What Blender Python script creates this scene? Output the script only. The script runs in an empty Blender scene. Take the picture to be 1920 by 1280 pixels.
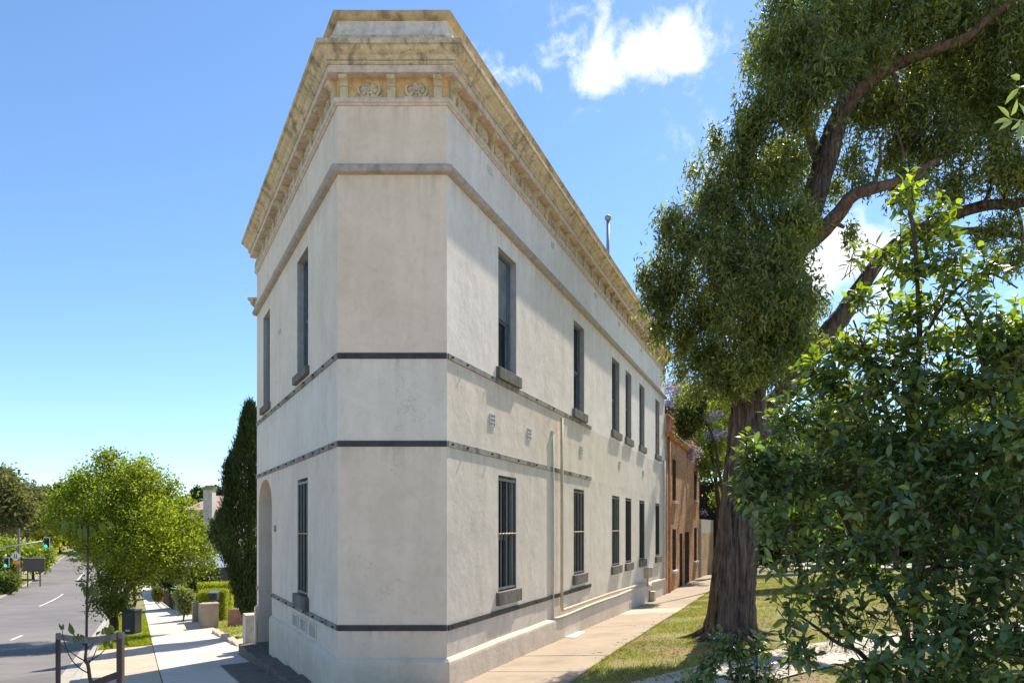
import bpy, bmesh, math, random
import numpy as np
from mathutils import Vector, Matrix, noise as mnoise
random.seed(7); RNG = np.random.default_rng(11)
scene = bpy.context.scene
COL = scene.collection
rad = math.radians

# ------------------------------------------------------------------ camera, sky, sun, exposure
SUN_AZ, SUN_EL = 31.5, 51.0
cam = bpy.data.cameras.new('camera'); camo = bpy.data.objects.new('camera', cam); COL.objects.link(camo)
camo.location = (0, 0, 0); camo.rotation_euler = (rad(90), 0, 0)
cam.sensor_width = 36; cam.lens = 24; cam.shift_y = 347/1920; cam.clip_start = .05; cam.clip_end = 3000
scene.camera = camo
world = bpy.data.worlds.new('World'); scene.world = world; world.use_nodes = True
wt = world.node_tree; wn = wt.nodes; wl = wt.links; wn.clear()
w_out = wn.new('ShaderNodeOutputWorld'); w_bg = wn.new('ShaderNodeBackground'); w_bg.inputs[1].default_value = .15
sky = wn.new('ShaderNodeTexSky'); sky.sky_type = 'NISHITA'; sky.sun_disc = False
sky.sun_elevation = rad(SUN_EL); sky.sun_rotation = rad(SUN_AZ); sky.air_density = 1.0; sky.dust_density = .1; sky.ozone_density = 5.0
wl.new(w_bg.outputs[0], w_out.inputs[0])
# clouds: soft noise masked round a few directions
tc = wn.new('ShaderNodeTexCoord')
def wmath(op, a, b=None, c=None):
    n = wn.new('ShaderNodeMath'); n.operation = op
    for i, v in enumerate((a, b, c)):
        if v is None: continue
        if isinstance(v, (int, float)): n.inputs[i].default_value = v
        else: wl.new(v, n.inputs[i])
    return n.outputs[0]
def skydir(px, py):
    v = Vector(((px-960)/1280, 1, (987-py)/1280)); return v.normalized()
nz = wn.new('ShaderNodeTexNoise'); nz.inputs['Scale'].default_value = 11; nz.inputs['Detail'].default_value = 8; nz.inputs['Roughness'].default_value = .62
wl.new(tc.outputs['Generated'], nz.inputs['Vector'])
mask = None
for px, py, sx, sz, amp in ((1140, 112, .05, .032, .95), (1230, 92, .055, .034, 1.0), (1300, 98, .045, .022, .6), (1105, 12, .045, .024, .55), (1150, 165, .03, .025, .45), (1600, 468, .06, .035, 1.0),
                            (1490, 520, .08, .045, .8), (465, 672, .028, .016, .5), (1330, 300, .08, .05, .32), (1900, 150, .1, .06, .9), (1740, 620, .12, .05, .6), (960, 120, .08, .035, .42)):
    d = skydir(px, py)
    right = Vector((0, 0, 1)).cross(d).normalized(); up = d.cross(right)
    def dot(v):
        n = wn.new('ShaderNodeVectorMath'); n.operation = 'DOT_PRODUCT'; wl.new(tc.outputs['Generated'], n.inputs[0]); n.inputs[1].default_value = v; return n.outputs['Value']
    a = wmath('DIVIDE', dot(right), sx); b = wmath('DIVIDE', dot(up), sz)
    q = wmath('ADD', wmath('MULTIPLY', a, a), wmath('MULTIPLY', b, b))
    g = wmath('MULTIPLY', wmath('EXPONENT', wmath('MULTIPLY', q, -1.0)), amp)
    g = wmath('MULTIPLY', g, wmath('GREATER_THAN', dot(d), 0))
    mask = g if mask is None else wmath('ADD', mask, g)
nz2 = wn.new('ShaderNodeTexNoise'); nz2.inputs['Scale'].default_value = 26; nz2.inputs['Detail'].default_value = 9; nz2.inputs['Roughness'].default_value = .6; nz2.inputs['Distortion'].default_value = .6
wl.new(tc.outputs['Generated'], nz2.inputs['Vector'])
body = wmath('MULTIPLY', wmath('ADD', nz.outputs[0], wmath('MULTIPLY', nz2.outputs[0], .55)), 1.0)      # about .78 on average
field = wmath('ADD', wmath('MULTIPLY', wmath('MINIMUM', mask, 1.25), .62), wmath('MULTIPLY', wmath('SUBTRACT', body, .775), 2.3))
cov = wmath('MULTIPLY', wmath('SUBTRACT', field, .14), 1.5); cov.node.use_clamp = True
ss_ = wmath('MULTIPLY', wmath('MULTIPLY', cov, cov), wmath('SUBTRACT', 3.0, wmath('MULTIPLY', cov, 2.0)))
cov = wmath('MULTIPLY', ss_, wmath('MINIMUM', wmath('MULTIPLY', mask, 4.0), 1.0))
gm = wn.new('ShaderNodeMix'); gm.data_type = 'RGBA'; gm.blend_type = 'MULTIPLY'; gm.inputs[0].default_value = 1
wl.new(sky.outputs[0], gm.inputs[6]); gm.inputs[7].default_value = (.64, .69, .71, 1)
cm = wn.new('ShaderNodeMix'); cm.data_type = 'RGBA'; wl.new(cov, cm.inputs[0]); wl.new(gm.outputs[2], cm.inputs[6]); cm.inputs[7].default_value = (4.1, 4.3, 4.5, 1)
wl.new(cm.outputs[2], w_bg.inputs[0])
SUND = Vector((math.sin(rad(SUN_AZ))*math.cos(rad(SUN_EL)), math.cos(rad(SUN_AZ))*math.cos(rad(SUN_EL)), math.sin(rad(SUN_EL))))
sl = bpy.data.lights.new('sun', 'SUN'); sl.energy = 3.85; sl.angle = rad(.5); sl.color = (1, .925, .80)
so = bpy.data.objects.new('sun', sl); COL.objects.link(so); so.location = (20, 30, 40); so.rotation_euler = SUND.to_track_quat('Z', 'Y').to_euler()
scene.view_settings.view_transform = 'Standard'; scene.view_settings.look = 'None'; scene.view_settings.gamma = 1; scene.view_settings.use_curve_mapping = False
scene.view_settings.exposure = 1.0

# ------------------------------------------------------------------ materials
class NT:
    def __init__(s, name):
        s.m = bpy.data.materials.new(name); s.m.use_nodes = True; s.t = s.m.node_tree; s.n = s.t.nodes; s.l = s.t.links
        s.b = s.n['Principled BSDF']; s.out = s.n['Material Output']
    def new(s, t, **kw):
        n = s.n.new(t)
        for k, v in kw.items(): setattr(n, k, v)
        return n
    def pos(s, scale=(1, 1, 1)):
        g = s.new('ShaderNodeNewGeometry'); m = s.new('ShaderNodeMapping'); m.inputs['Scale'].default_value = scale
        s.l.new(g.outputs['Position'], m.inputs[0]); return m.outputs[0]
    def noise(s, vec, sc, det=5, rough=.55, dist=0):
        n = s.new('ShaderNodeTexNoise'); n.inputs['Scale'].default_value = sc; n.inputs['Detail'].default_value = det
        n.inputs['Roughness'].default_value = rough; n.inputs['Distortion'].default_value = dist; s.l.new(vec, n.inputs['Vector']); return n.outputs[0]
    def ramp(s, fac, pts):
        r = s.new('ShaderNodeValToRGB'); e = r.color_ramp.elements
        while len(e) < len(pts): e.new(.5)
        for i, (p, c) in enumerate(pts):
            e[i].position = p; e[i].color = (*c, 1) if len(c) == 3 else c
        s.l.new(fac, r.inputs[0]); return r.outputs[0]
    def mix(s, fac, a, b, mode='MIX'):
        m = s.new('ShaderNodeMix', data_type='RGBA', blend_type=mode)
        for i, v in ((0, fac), (6, a), (7, b)):
            if isinstance(v, (int, float)): m.inputs[i].default_value = v
            elif isinstance(v, tuple): m.inputs[i].default_value = (*v, 1)
            else: s.l.new(v, m.inputs[i])
        return m.outputs[2]
    def math(s, op, a, b=0, clamp=False):
        m = s.new('ShaderNodeMath', operation=op, use_clamp=clamp)
        for i, v in enumerate((a, b)):
            if isinstance(v, (int, float)): m.inputs[i].default_value = v
            else: s.l.new(v, m.inputs[i])
        return m.outputs[0]
    def color(s, c): s.l.new(c, s.b.inputs['Base Color'])
    def bump(s, h, dist=.01, st=1.0):
        b = s.new('ShaderNodeBump'); b.inputs['Distance'].default_value = dist; b.inputs['Strength'].default_value = st
        s.l.new(h, b.inputs['Height']); s.l.new(b.outputs[0], s.b.inputs['Normal'])
    def z(s):
        g = s.new('ShaderNodeNewGeometry'); x = s.new('ShaderNodeSeparateXYZ'); s.l.new(g.outputs['Position'], x.inputs[0]); return x
BW = ((0, 0, 0), (1, 1, 1))
def simple(name, c, rough=.7, var=.25, sc=6, bump=0, bsc=40, metal=0, spec=.5, zs=1):
    t = NT(name); p = t.pos((1, 1, zs)); n = t.noise(p, sc, 6, .6)
    lo = tuple(x*(1-var) for x in c); hi = tuple(min(1, x*(1+var)) for x in c)
    t.color(t.ramp(n, [(.3, lo), (.7, hi)])); t.b.inputs['Roughness'].default_value = rough; t.b.inputs['Metallic'].default_value = metal
    t.b.inputs['Specular IOR Level'].default_value = spec
    if bump: t.bump(t.noise(p, bsc, 5, .6), bump)
    return t.m
def plaster(name, base, upper=None, zsplit=2.42, mid=None, rough_bump=.004, stain=.35):
    t = NT(name); p = t.pos(); ps = t.pos((1, 1, .12)); z = t.z().outputs[2]
    c = base
    if mid:
        a = t.math('GREATER_THAN', z, 1.2); c = t.mix(a, base, mid)
    if upper:
        a = t.math('GREATER_THAN', z, zsplit); c = t.mix(a, c, upper)
    mott = t.ramp(t.noise(p, 1.1, 7, .6, .4), [(.3, (.91, .90, .885)), (.5, (.97, .967, .96)), (.7, (1.03, 1.035, 1.045))])
    c = t.mix(1.0, c, mott, 'MULTIPLY')
    c = t.mix(.75, c, t.ramp(t.noise(p, 5.5, 6, .7, .8), [(.33, (.91, .9, .88)), (.5, (1, 1, 1)), (.72, (1.06, 1.06, 1.06))]), 'MULTIPLY')
    st = t.ramp(t.noise(ps, 3.2, 6, .65, .3), [(.42, (.72, .69, .64)), (.56, (1, 1, 1))])
    c = t.mix(stain, c, st, 'MULTIPLY')
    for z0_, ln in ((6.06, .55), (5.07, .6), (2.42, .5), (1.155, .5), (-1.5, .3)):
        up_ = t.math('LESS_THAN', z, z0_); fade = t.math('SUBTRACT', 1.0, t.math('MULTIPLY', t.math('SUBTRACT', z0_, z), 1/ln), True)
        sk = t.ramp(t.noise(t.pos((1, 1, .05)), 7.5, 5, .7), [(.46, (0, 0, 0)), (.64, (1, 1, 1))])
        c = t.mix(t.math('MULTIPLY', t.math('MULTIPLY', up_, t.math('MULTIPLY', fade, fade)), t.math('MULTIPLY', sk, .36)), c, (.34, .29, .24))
    # splashed dirt near the foot of the wall
    low = t.math('MULTIPLY', t.math('SUBTRACT', -1.35, z), 1.1, True)
    c = t.mix(t.math('MULTIPLY', low, t.noise(p, 4, 6, .7)), c, (.50, .42, .33))
    cr = t.new('ShaderNodeTexVoronoi', feature='DISTANCE_TO_EDGE'); cr.inputs['Scale'].default_value = .55
    vd = t.new('ShaderNodeVectorMath', operation='ADD'); t.l.new(p, vd.inputs[0])
    nd = t.new('ShaderNodeTexNoise'); nd.inputs['Scale'].default_value = 2.5; nd.inputs['Detail'].default_value = 6; t.l.new(p, nd.inputs['Vector'])
    sc2 = t.new('ShaderNodeVectorMath', operation='SCALE'); sc2.inputs['Scale'].default_value = .9; t.l.new(nd.outputs['Color'], sc2.inputs[0]); t.l.new(sc2.outputs[0], vd.inputs[1]); t.l.new(vd.outputs[0], cr.inputs['Vector'])
    crk = t.ramp(cr.outputs['Distance'], [(.0, (.62, .6, .56)), (.0045, (1, 1, 1))])
    c = t.mix(t.ramp(t.noise(p, .8, 3), [(.5, (0, 0, 0)), (.62, (.5, .5, .5))]), c, t.mix(1.0, c, crk, 'MULTIPLY'))
    t.color(c); t.b.inputs['Roughness'].default_value = .82; t.b.inputs['Specular IOR Level'].default_value = .25
    h = t.math('ADD', t.math('MULTIPLY', t.noise(p, 2.2, 3), 3.2), t.math('ADD', t.math('MULTIPLY', t.noise(p, 16, 5, .7), .8), t.math('MULTIPLY', t.noise(p, 70, 4, .6), .25)))
    t.bump(h, rough_bump); return t.m
def stained(name, base, dark=(.055, .045, .03), amt=.5, sc=3.5, bump=.006, rough=.85, thr=.5):
    t = NT(name); p = t.pos(); ps = t.pos((1, 1, .45))
    c = t.mix(1.0, base, t.ramp(t.noise(p, 9, 6, .65), [(.3, (.72, .7, .66)), (.65, (1.1, 1.08, 1.05))]), 'MULTIPLY')
    m = t.ramp(t.noise(ps, sc, 9, .72, .6), [(thr, (0, 0, 0)), (thr+.12, (1, 1, 1))])
    c = t.mix(t.math('MULTIPLY', m, amt), c, dark)
    m2 = t.ramp(t.noise(ps, sc*6, 6, .7), [(.6, (0, 0, 0)), (.7, (1, 1, 1))])
    c = t.mix(t.math('MULTIPLY', m2, amt*.6), c, dark)
    t.color(c); t.b.inputs['Roughness'].default_value = rough; t.bump(t.noise(p, 30, 6, .7), bump); return t.m
def leafmat(name, c, var=.35, trans=.4, gloss=.35, rough=.45, tint=None, tamt=.25):
    t = NT(name); g = t.new('ShaderNodeNewGeometry')
    lo = tuple(x*(1-var) for x in c); hi = tuple(x*(1+var) for x in c)
    pts = [(0, lo), (.75, hi)] + ([(1-tamt*.4, tint)] if tint else [])
    col = t.ramp(g.outputs['Random Per Island'], pts if not tint else [(0, lo), (1-tamt-.02, hi), (1-tamt*.5, tint)])
    col = t.mix(1.0, col, t.ramp(t.noise(t.pos(), .7, 3), [(.3, (.75, .78, .8)), (.7, (1.25, 1.2, 1.1))]), 'MULTIPLY')
    t.color(col); t.b.inputs['Roughness'].default_value = rough; t.b.inputs['Specular IOR Level'].default_value = gloss
    tr = t.new('ShaderNodeBsdfTranslucent'); tc_ = t.mix(1.0, col, (1.6, 1.75, .55), 'MULTIPLY'); t.l.new(tc_, tr.inputs[0])
    mx = t.new('ShaderNodeMixShader'); mx.inputs[0].default_value = trans
    t.l.new(t.b.outputs[0], mx.inputs[1]); t.l.new(tr.outputs[0], mx.inputs[2]); t.l.new(mx.outputs[0], t.out.inputs[0]); return t.m
def barkmat(name, c1, c2, sc=9, zs=.18, bump=.04, twist=False):
    t = NT(name); p = t.pos((1, 1, zs)); n = t.noise(p, sc, 7, .65, .9)
    t.color(t.ramp(n, [(.34, c1), (.62, c2)])); t.b.inputs['Roughness'].default_value = .9; t.b.inputs['Specular IOR Level'].default_value = .15
    t.bump(n, bump); return t.m
def glow(name, c, s):
    t = NT(name); t.b.inputs['Base Color'].default_value = (*c, 1); t.b.inputs['Emission Color'].default_value = (*c, 1); t.b.inputs['Emission Strength'].default_value = s; return t.m

M = {}
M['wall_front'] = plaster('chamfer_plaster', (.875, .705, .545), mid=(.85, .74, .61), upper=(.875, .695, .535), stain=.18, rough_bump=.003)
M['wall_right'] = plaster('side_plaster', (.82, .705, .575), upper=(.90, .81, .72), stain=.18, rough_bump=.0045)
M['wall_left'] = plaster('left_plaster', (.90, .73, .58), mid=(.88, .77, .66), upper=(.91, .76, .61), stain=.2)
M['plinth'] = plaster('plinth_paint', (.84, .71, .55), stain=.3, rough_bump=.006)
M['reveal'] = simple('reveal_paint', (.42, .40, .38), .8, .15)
M['ochre'] = stained('cornice_ochre', (.72, .59, .41), amt=.55, thr=.5, sc=4.5)
M['cap'] = stained('cap_ochre', (.62, .45, .26), amt=.55)
M['white_trim'] = stained('fascia_white', (.72, .59, .50), dark=(.2, .14, .12), amt=.4, thr=.55)
M['parapet'] = stained('parapet_paint', (.76, .67, .60), dark=(.16, .13, .11), amt=.35, thr=.6)
M['frieze'] = stained('frieze_yellow', (.78, .52, .24), dark=(.3, .16, .07), amt=.35)
M['stone_green'] = stained('moulded_render', (.68, .56, .38), amt=.4, bump=.003)
M['roll'] = stained('roll_mould', (.47, .42, .38), dark=(.16, .13, .11), amt=.45, thr=.55)
M['iron_dark'] = simple('dark_iron', (.04, .036, .035), .55, .4, 8, .002)
M['iron_grey'] = stained('painted_iron', (.34, .31, .27), dark=(.07, .06, .05), amt=.7, bump=.003, thr=.48)
M['sill'] = stained('sill_stone', (.2, .175, .15), dark=(.06, .055, .05), amt=.6, thr=.48)
M['bluestone'] = stained('bluestone', (.15, .125, .105), dark=(.035, .03, .028), amt=.6, bump=.01)
M['sash'] = simple('sash_blue_grey', (.13, .16, .20), .5, .25, 9)
M['glass'] = NT('window_glass').m
g = M['glass'].node_tree.nodes['Principled BSDF']; g.inputs['Base Color'].default_value = (.012, .014, .016, 1); g.inputs['Roughness'].default_value = .06; g.inputs['IOR'].default_value = 1.5
M['bar_light'] = simple('bar_cream', (.24, .24, .19), .5, .2)
M['bar_dark'] = simple('bar_green', (.03, .04, .035), .5, .3)
M['bar_orange'] = simple('bar_ochre', (.5, .3, .09), .5, .2)
M['curtain'] = simple('drawn_blind', (.20, .225, .23), .8, .3, 3)
M['pipe_cream'] = simple('pipe_cream', (.55, .46, .30), .5, .12)
M['pipe_white'] = simple('pipe_white', (.58, .55, .49), .5, .12)
M['vent'] = simple('vent_white', (.70, .69, .66), .6, .1)
M['dark'] = simple('dark_void', (.008, .008, .008), .9, .2)
M['door_dark'] = simple('door_dark', (.018, .02, .02), .5, .3)
M['grey_metal'] = simple('galvanised', (.36, .37, .38), .45, .2, metal=.3)
M['number'] = simple('number_grey', (.36, .33, .29), .5, .1)

def brickmat(name, c1, c2, mortar, scale=1):
    t = NT(name); uv = t.new('ShaderNodeUVMap'); uv.uv_map = 'UVMap'
    b = t.new('ShaderNodeTexBrick'); t.l.new(uv.outputs[0], b.inputs['Vector']); b.inputs['Scale'].default_value = 1
    b.inputs['Brick Width'].default_value = .24*scale; b.inputs['Row Height'].default_value = .086*scale; b.inputs['Mortar Size'].default_value = .008; b.inputs['Mortar Smooth'].default_value = .3
    b.inputs['Color1'].default_value = (*c1, 1); b.inputs['Color2'].default_value = (*c2, 1); b.inputs['Mortar'].default_value = (*mortar, 1)
    p = t.pos(); c = t.mix(1.0, b.outputs[0], t.ramp(t.noise(p, 1.2, 8, .7, .5), [(.3, (.6, .5, .42)), (.5, (1, 1, 1)), (.68, (1.35, 1.25, 1.1))]), 'MULTIPLY')
    c = t.mix(t.ramp(t.noise(p, 2.6, 8, .75), [(.54, (0, 0, 0)), (.62, (.7, .7, .7))]), c, (.5, .36, .22))
    t.color(c); t.b.inputs['Roughness'].default_value = .9
    t.bump(t.math('ADD', t.math('MULTIPLY', b.outputs['Fac'], -1), t.math('MULTIPLY', t.noise(p, 14, 6, .7), 1.2)), .02); return t.m
M['brick'] = brickmat('old_brick', (.46, .165, .05), (.62, .31, .12), (.55, .42, .28))
M['brick_pale'] = brickmat('weathered_brick', (.48, .3, .14), (.56, .40, .22), (.5, .4, .27))
M['brick_low'] = simple('garden_brick', (.46, .22, .14), .9, .3, 5, .004)
M['mortar'] = simple('mortar', (.5, .42, .35), .9, .2)

def concrete(name, c, sc=1.5, amt=.8, bump=.002):
    t = NT(name); p = t.pos(); col = t.mix(1.0, c, t.ramp(t.noise(p, sc, 9, .68), [(.3, (.78, .75, .72)), (.5, (.98, .97, .96)), (.7, (1.08, 1.08, 1.07))]), 'MULTIPLY')
    col = t.mix(amt, col, t.ramp(t.noise(p, 45, 4, .7), [(.35, (.85, .84, .82)), (.6, (1.04, 1.04, 1.04))]), 'MULTIPLY')
    col = t.mix(t.ramp(t.noise(p, 5, 8, .8), [(.6, (0, 0, 0)), (.75, (.35, .35, .35))]), col, tuple(x*.55 for x in c))
    t.color(col); t.b.inputs['Roughness'].default_value = .9; t.bump(t.noise(p, 90, 4), bump); return t.m
M['path_old'] = concrete('old_concrete', (.40, .315, .225))
M['path_patch'] = concrete('pale_concrete', (.54, .45, .35))
M['path_new'] = concrete('new_concrete', (.66, .57, .475), 1.0, .4)
M['crossover'] = concrete('old_crossover', (.56, .45, .33))
M['path_grey'] = concrete('grey_concrete', (.52, .48, .42))
M['kerb'] = concrete('kerb_concrete', (.42, .38, .33))
M['slab_base'] = simple('joint_soil', (.10, .085, .065), .95, .3)
t = NT('asphalt'); p = t.pos()
c = t.mix(1.0, (.195, .175, .16), t.ramp(t.noise(p, .35, 8, .7), [(.3, (.78, .78, .8)), (.7, (1.15, 1.14, 1.12))]), 'MULTIPLY')
c = t.mix(.8, c, t.ramp(t.noise(p, 60, 4, .7), [(.3, (.75, .75, .75)), (.65, (1.15, 1.15, 1.15))]), 'MULTIPLY')
c = t.mix(t.ramp(t.noise(p, .9, 7, .75), [(.6, (0, 0, 0)), (.7, (.5, .5, .5))]), c, (.085, .08, .075))
pv = t.new('ShaderNodeTexVoronoi'); pv.inputs['Scale'].default_value = .16; t.l.new(p, pv.inputs['Vector']); c = t.mix(.35, c, t.mix(1.0, c, t.ramp(pv.outputs['Color'], [(.3, (.7, .7, .72)), (.7, (1.2, 1.2, 1.18))]), 'MULTIPLY'))
vor = t.new('ShaderNodeTexVoronoi', feature='DISTANCE_TO_EDGE'); vor.inputs['Scale'].default_value = .32; t.l.new(p, vor.inputs['Vector'])
c = t.mix(t.ramp(vor.outputs['Distance'], [(.0, (.6, .6, .6)), (.008, (0, 0, 0))]), c, (.07, .07, .07))
t.color(c); t.b.inputs['Roughness'].default_value = .85; t.bump(t.noise(p, 120, 3), .004); M['asphalt'] = t.m
M['paint'] = simple('road_paint', (.72, .72, .70), .7, .12, 20)
t = NT('lawn'); p = t.pos()
c = t.ramp(t.noise(p, 1.3, 8, .7, .3), [(.40, (.34, .25, .14)), (.50, (.29, .25, .08)), (.57, (.19, .22, .045)), (.7, (.22, .27, .045))])
c = t.mix(.8, c, t.ramp(t.noise(p, 35, 5, .8), [(.3, (.5, .5, .5)), (.7, (1.4, 1.4, 1.3))]), 'MULTIPLY')
t.color(c); t.b.inputs['Roughness'].default_value = .95; t.bump(t.noise(p, 60, 4), .03); M['lawn'] = t.m
M['ground'] = simple('ground_cover', (.08, .10, .03), .95, .4, .5, .03, 10)
M['blade'] = leafmat('grass_blade', (.27, .30, .045), .4, .35, .3, .6, tint=(.30, .24, .09), tamt=.3)
M['litter'] = leafmat('leaf_litter', (.20, .115, .05), .5, .1, .2, .8)
M['gum_leaf'] = leafmat('gum_leaf', (.130, .158, .060), .5, .46, .5, .38, tint=(.30, .32, .09), tamt=.22)
M['gum_leaf_lit'] = leafmat('gum_leaf_sunlit', (.21, .21, .045), .4, .5, .4, .45)  # yellower copy of the gum leaf: sunlight on the clumps put into the colour
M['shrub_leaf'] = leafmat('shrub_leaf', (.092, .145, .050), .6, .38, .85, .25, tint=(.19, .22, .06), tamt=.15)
M['shrub_leaf_lit'] = leafmat('shrub_leaf_sunlit', (.19, .235, .03), .35, .5, .45, .38)  # brighter copy of the shrub leaf, painting the sunlit upper shoots
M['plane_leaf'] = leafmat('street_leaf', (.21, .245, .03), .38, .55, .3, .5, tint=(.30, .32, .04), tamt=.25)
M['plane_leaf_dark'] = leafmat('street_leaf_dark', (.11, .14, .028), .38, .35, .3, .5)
M['olive_leaf'] = leafmat('olive_leaf', (.16, .16, .065), .35, .35, .3, .6, tint=(.20, .18, .08), tamt=.2)
M['green_leaf'] = leafmat('green_leaf', (.12, .16, .035), .4, .4, .3, .55, tint=(.2, .24, .04), tamt=.2)
M['dark_leaf'] = leafmat('dark_leaf', (.035, .055, .018), .4, .25, .35, .5)
M['yellow_leaf'] = leafmat('yellow_leaf', (.36, .34, .03), .3, .4, .2, .6)
M['bright_leaf'] = leafmat('bright_leaf', (.24, .29, .04), .35, .45, .3, .5, tint=(.3, .3, .04), tamt=.2)
M['cypress'] = leafmat('cypress_leaf', (.045, .072, .020), .5, .12, .2, .7, tint=(.06, .085, .02), tamt=.15)
M['hedge'] = leafmat('hedge_leaf', (.30, .33, .03), .35, .35, .3, .5, tint=(.42, .42, .04), tamt=.3)
M['jacaranda'] = leafmat('jacaranda_flower', (.36, .27, .58), .3, .3, .2, .6, tint=(.5, .42, .7), tamt=.3)
M['blossom'] = leafmat('pink_blossom', (.55, .38, .36), .3, .3, .2, .6)
M['red_flower'] = leafmat('red_flower', (.5, .03, .02), .3, .2, .3, .5)
M['pale_leaf'] = leafmat('pale_leaf', (.25, .29, .13), .35, .4, .4, .45, tint=(.34, .27, .14), tamt=.3)
M['sap_leaf'] = leafmat('sapling_leaf', (.10, .13, .035), .35, .35, .35, .5)
M['bark'] = barkmat('stringy_bark', (.022, .016, .013), (.20, .145, .115), 16, .10, .06)
M['bark_limb'] = barkmat('limb_bark', (.05, .03, .022), (.20, .125, .09), 14, .4, .02)
M['bark_dark'] = barkmat('dark_bark', (.03, .022, .016), (.11, .08, .055), 14, .3, .015)
M['timber'] = simple('stake_timber', (.07, .052, .045), .85, .4, 12, .004, zs=.2)
M['timber_grey'] = simple('weathered_rail', (.2, .175, .15), .85, .3, 12, .004)
M['render_beige'] = simple('pier_render', (.40, .32, .25), .85, .15, 3, .003)
M['render_white'] = stained('white_render', (.58, .54, .48), dark=(.2, .17, .14), amt=.4)
M['roof_tile'] = simple('terracotta_roof', (.36, .17, .12), .85, .3, 2)
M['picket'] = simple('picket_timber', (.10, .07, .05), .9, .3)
M['cabinet'] = simple('cabinet_green', (.035, .042, .038), .45, .3, 4)
M['board'] = simple('board_grey', (.085, .075, .07), .6, .12)
M['sign_green'] = simple('letterbox_green', (.03, .055, .045), .5, .2)
M['orange'] = simple('orange_plate', (.75, .30, .02), .5, .1)
M['red'] = simple('red_enamel', (.6, .03, .03), .5, .1)
M['black'] = simple('black_enamel', (.012, .012, .013), .4, .1)
M['white'] = simple('white_enamel', (.7, .7, .68), .5, .1)
M['green_light'] = glow('green_signal', (.02, .9, .42), 1.3)
M['blue'] = simple('blue_paint', (.08, .2, .5), .5, .1)

# ------------------------------------------------------------------ helpers
def tag(o, label=None, cat=None, group=None, kind=None):
    if label: o['label'] = label
    if cat: o['category'] = cat
    if group: o['group'] = group
    if kind: o['kind'] = kind
    return o
def empty(name, loc, label, cat, group=None):
    o = bpy.data.objects.new(name, None); COL.objects.link(o); o.location = loc; o.empty_display_size = .3
    return tag(o, label, cat, group)
class MB:
    def __init__(s): s.v = []; s.f = []; s.mi = []; s.uv = None; s.sm = []
    def quad(s, a, b, c, d, mi=0):
        i = len(s.v); s.v += [a, b, c, d]; s.f.append((i, i+1, i+2, i+3)); s.mi.append(mi)
    def poly(s, pts, mi=0):
        i = len(s.v); s.v += list(pts); s.f.append(tuple(range(i, i+len(pts)))); s.mi.append(mi)
    def box(s, c8, mi=0):     # 8 corners: bottom 4 ccw, top 4 ccw
        i = len(s.v); s.v += list(c8)
        for f in ((3, 2, 1, 0), (4, 5, 6, 7), (0, 1, 5, 4), (1, 2, 6, 5), (2, 3, 7, 6), (3, 0, 4, 7)):
            s.f.append(tuple(i+k for k in f)); s.mi.append(mi)
    def abox(s, x0, x1, y0, y1, z0, z1, mi=0):
        s.box([(x0, y0, z0), (x1, y0, z0), (x1, y1, z0), (x0, y1, z0), (x0, y0, z1), (x1, y0, z1), (x1, y1, z1), (x0, y1, z1)], mi)
    def tube(s, pts, radii, seg=8, mi=0, cap=True, jitter=0):
        pts = [Vector(p) for p in pts]; i0 = len(s.v); n = len(pts)
        if not hasattr(radii, '__len__'): radii = [radii]*n
        ref = None
        for k, p in enumerate(pts):
            d = (pts[min(k+1, n-1)]-pts[max(k-1, 0)]).normalized()
            if ref is None: ref = d.orthogonal().normalized()
            ref = (ref - d*ref.dot(d)).normalized(); b = d.cross(ref)
            for j in range(seg):
                a = 2*math.pi*j/seg; r = radii[k]*(1+jitter*(random.random()-.5))
                s.v.append(tuple(p+ref*math.cos(a)*r+b*math.sin(a)*r))
        for k in range(n-1):
            for j in range(seg):
                a = i0+k*seg+j; b_ = i0+k*seg+(j+1) % seg
                s.f.append((a, b_, b_+seg, a+seg)); s.mi.append(mi)
        if cap:
            s.f.append(tuple(i0+j for j in reversed(range(seg)))); s.mi.append(mi)
            s.f.append(tuple(i0+(n-1)*seg+j for j in range(seg))); s.mi.append(mi)
    def sphere(s, c, r, mi=0, seg=8, rings=5, sc=(1, 1, 1)):
        c = Vector(c); i0 = len(s.v)
        for k in range(rings+1):
            th = math.pi*k/rings
            for j in range(seg):
                a = 2*math.pi*j/seg
                s.v.append((c.x+r*sc[0]*math.sin(th)*math.cos(a), c.y+r*sc[1]*math.sin(th)*math.sin(a), c.z+r*sc[2]*math.cos(th)))
        for k in range(rings):
            for j in range(seg):
                a = i0+k*seg+j; b = i0+k*seg+(j+1) % seg
                s.f.append((a, a+seg, b+seg, b)); s.mi.append(mi)
    def mesh(s, name, mats, origin=(0, 0, 0), smooth=False):
        me = bpy.data.meshes.new(name); ox, oy, oz = origin
        me.from_pydata([(x-ox, y-oy, z-oz) for x, y, z in s.v], [], s.f)
        for m in (mats if isinstance(mats, (list, tuple)) else [mats]): me.materials.append(m)
        me.polygons.foreach_set('material_index', s.mi)
        if smooth: me.polygons.foreach_set('use_smooth', [True]*len(s.f))
        me.update(); return me
    def build(s, name, mats, parent=None, smooth=False, kind=None, bevel=0, origin=None):
        org = (0, 0, 0)
        if parent is not None: org = tuple(wloc(parent))
        loc = (0, 0, 0)
        if parent is None and origin is not None: org = tuple(origin); loc = org
        me = s.mesh(name, mats, org, smooth)
        o = bpy.data.objects.new(name, me); COL.objects.link(o); o.location = loc; o.parent = parent
        if kind: o['kind'] = kind
        if bevel:
            b = o.modifiers.new('bevel', 'BEVEL'); b.width = bevel; b.segments = 2; b.limit_method = 'ANGLE'; b.angle_limit = rad(40)
        return o
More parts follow.
